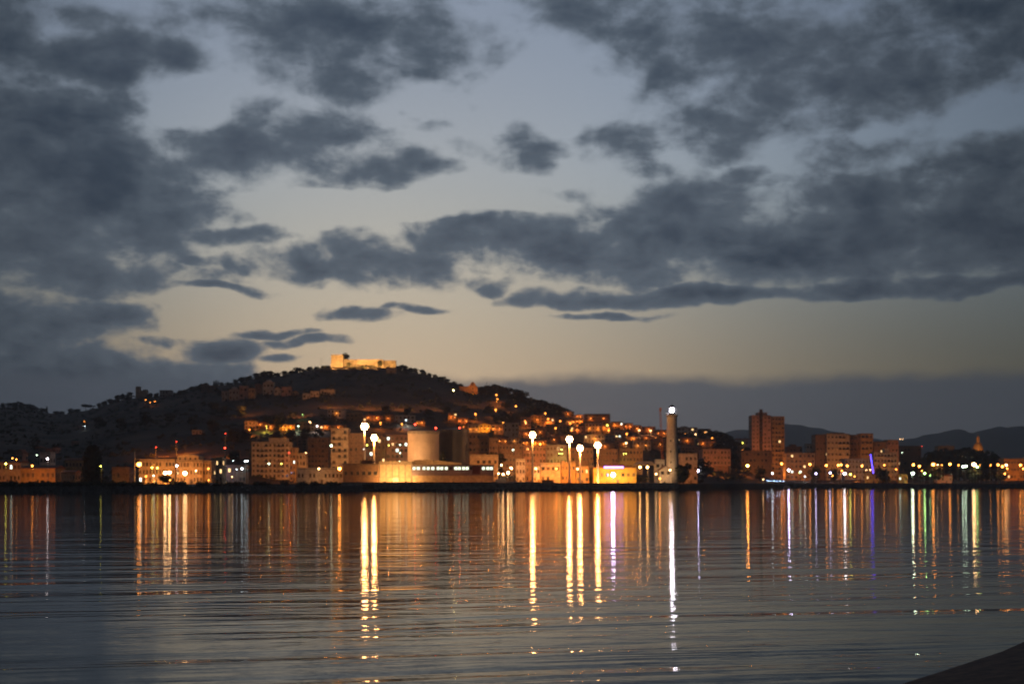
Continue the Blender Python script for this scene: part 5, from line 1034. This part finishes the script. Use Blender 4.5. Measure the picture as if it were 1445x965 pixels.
trees([(1308,648,b_),(1313,640,b_),(1321,635,b_),(1329,633,b_),(1337,634,b_),(1345,635,b_),(1353,633,b_),(1361,631,b_),(1369,632,b_),(1377,634,b_),(1385,638,b_),(1392,636,b_),(1399,640,b_),(1406,648,b_),(1414,650,b_),(1302,652,b_)], 'of the tall dark park trees before the dome', 'tall park trees before the dome', D=1420, wide=1.15)
trees([(952,602,s_,dict(base=612)),(966,601,b_,dict(base=612)),(975,603,b_,dict(base=613)),(990,603,b_,dict(base=614)),(1001,604,b_,dict(base=616)),(1010,607,b_,dict(base=620)),(1018,609,b_,dict(base=622)),(1026,612,b_,dict(base=626)),(1033,618,b_,dict(base=630)),(1042,624,b_,dict(base=638)),(1052,630,b_,dict(base=646)),(1012,624,b_,dict(base=640)),(1024,626,b_,dict(base=640)),(944,604,s_,dict(base=612))], 'on the low hill past the lighthouse, counted away from it', 'trees on the hill past the lighthouse', wide=1.3)
q = MB(); rg = random.Random(21)
for _ in range(5200):
    px = rg.uniform(-160, 1050); D = rg.uniform(lerp(FOOT, px)+5, lerp(RIDGE, px)+25); x = XP(px, D); z = terrain(x, D)
    if z < 6 or noise.noise((x*.02, D*.02, 8)) < -.18: continue
    s0 = rg.uniform(.7, 2.1)
    for k in range(7):
        p = Vector((x+rg.gauss(0,.6)*s0, D+rg.gauss(0,.6)*s0, z+abs(rg.gauss(.35,.35))*s0)); a = Vector((rg.gauss(0,1),rg.gauss(0,1),rg.gauss(0,1))).normalized(); c2 = a.orthogonal().normalized()
        u = s0*rg.uniform(.35,.8); q.face([p-a*u-c2*u*.6, p+a*u*.3-c2*u*.8, p+a*u+c2*u*.4, p-a*u*.2+c2*u*.8], 0 if rg.random() < .55 else 1)
o = obj('undergrowth', q.mesh('undergrowth', [M['leaf'], M['leaf2']])); tag(o, 'low dark scrub covering the hillside', 'scrub', kind='stuff')
q = MB()
for _ in range(1500):
    px = rg.uniform(-60, 480); D = (min(sh(px)-22, 735-(512-px)*.22) + rg.uniform(-1.5, 3)) if rg.random() < .5 else sh(px)+rg.uniform(1, 12); x = XP(px, D); z = 3.3 if D < sh(px) else 4.0
    if noise.noise((px*.05, 2, 8)) < -.05 and px > 150: continue
    s0 = rg.uniform(.4, 1.3)
    for k in range(6):
        p = Vector((x+rg.gauss(0,.5)*s0, D+rg.gauss(0,.5)*s0, z+abs(rg.gauss(.3,.4))*s0)); a = Vector((rg.gauss(0,1),rg.gauss(0,1),rg.gauss(0,1))).normalized(); c2 = a.orthogonal().normalized()
        u = s0*rg.uniform(.3,.7); q.face([p-a*u-c2*u*.6, p+a*u*.3-c2*u*.8, p+a*u+c2*u*.4, p-a*u*.2+c2*u*.8], 0 if rg.random() < .55 else 1)
o = obj('weeds', q.mesh('weeds', [M['leaf'], M['leaf2']])); tag(o, 'dark weeds along the dim shore and its breakwater', 'weeds', kind='stuff')

# ---------------------------------------------------------------- the damp evening air over the harbour
hz = bpy.data.materials.new('haze_air'); hz.use_nodes = True; t = hz.node_tree; t.nodes.clear()
pv = t.nodes.new('ShaderNodeVolumePrincipled'); ho = t.nodes.new('ShaderNodeOutputMaterial'); t.links.new(pv.outputs[0], ho.inputs['Volume'])
pv.inputs['Color'].default_value = rgb(.92, .92, .95); pv.inputs['Density'].default_value = HAZE; pv.inputs['Anisotropy'].default_value = .55
q = MB(); q.box(-5700, 7200, -410, 6900, -4.2, 300)
o = obj('haze', q.mesh('haze', [hz])); tag(o, None, None, kind='stuff')
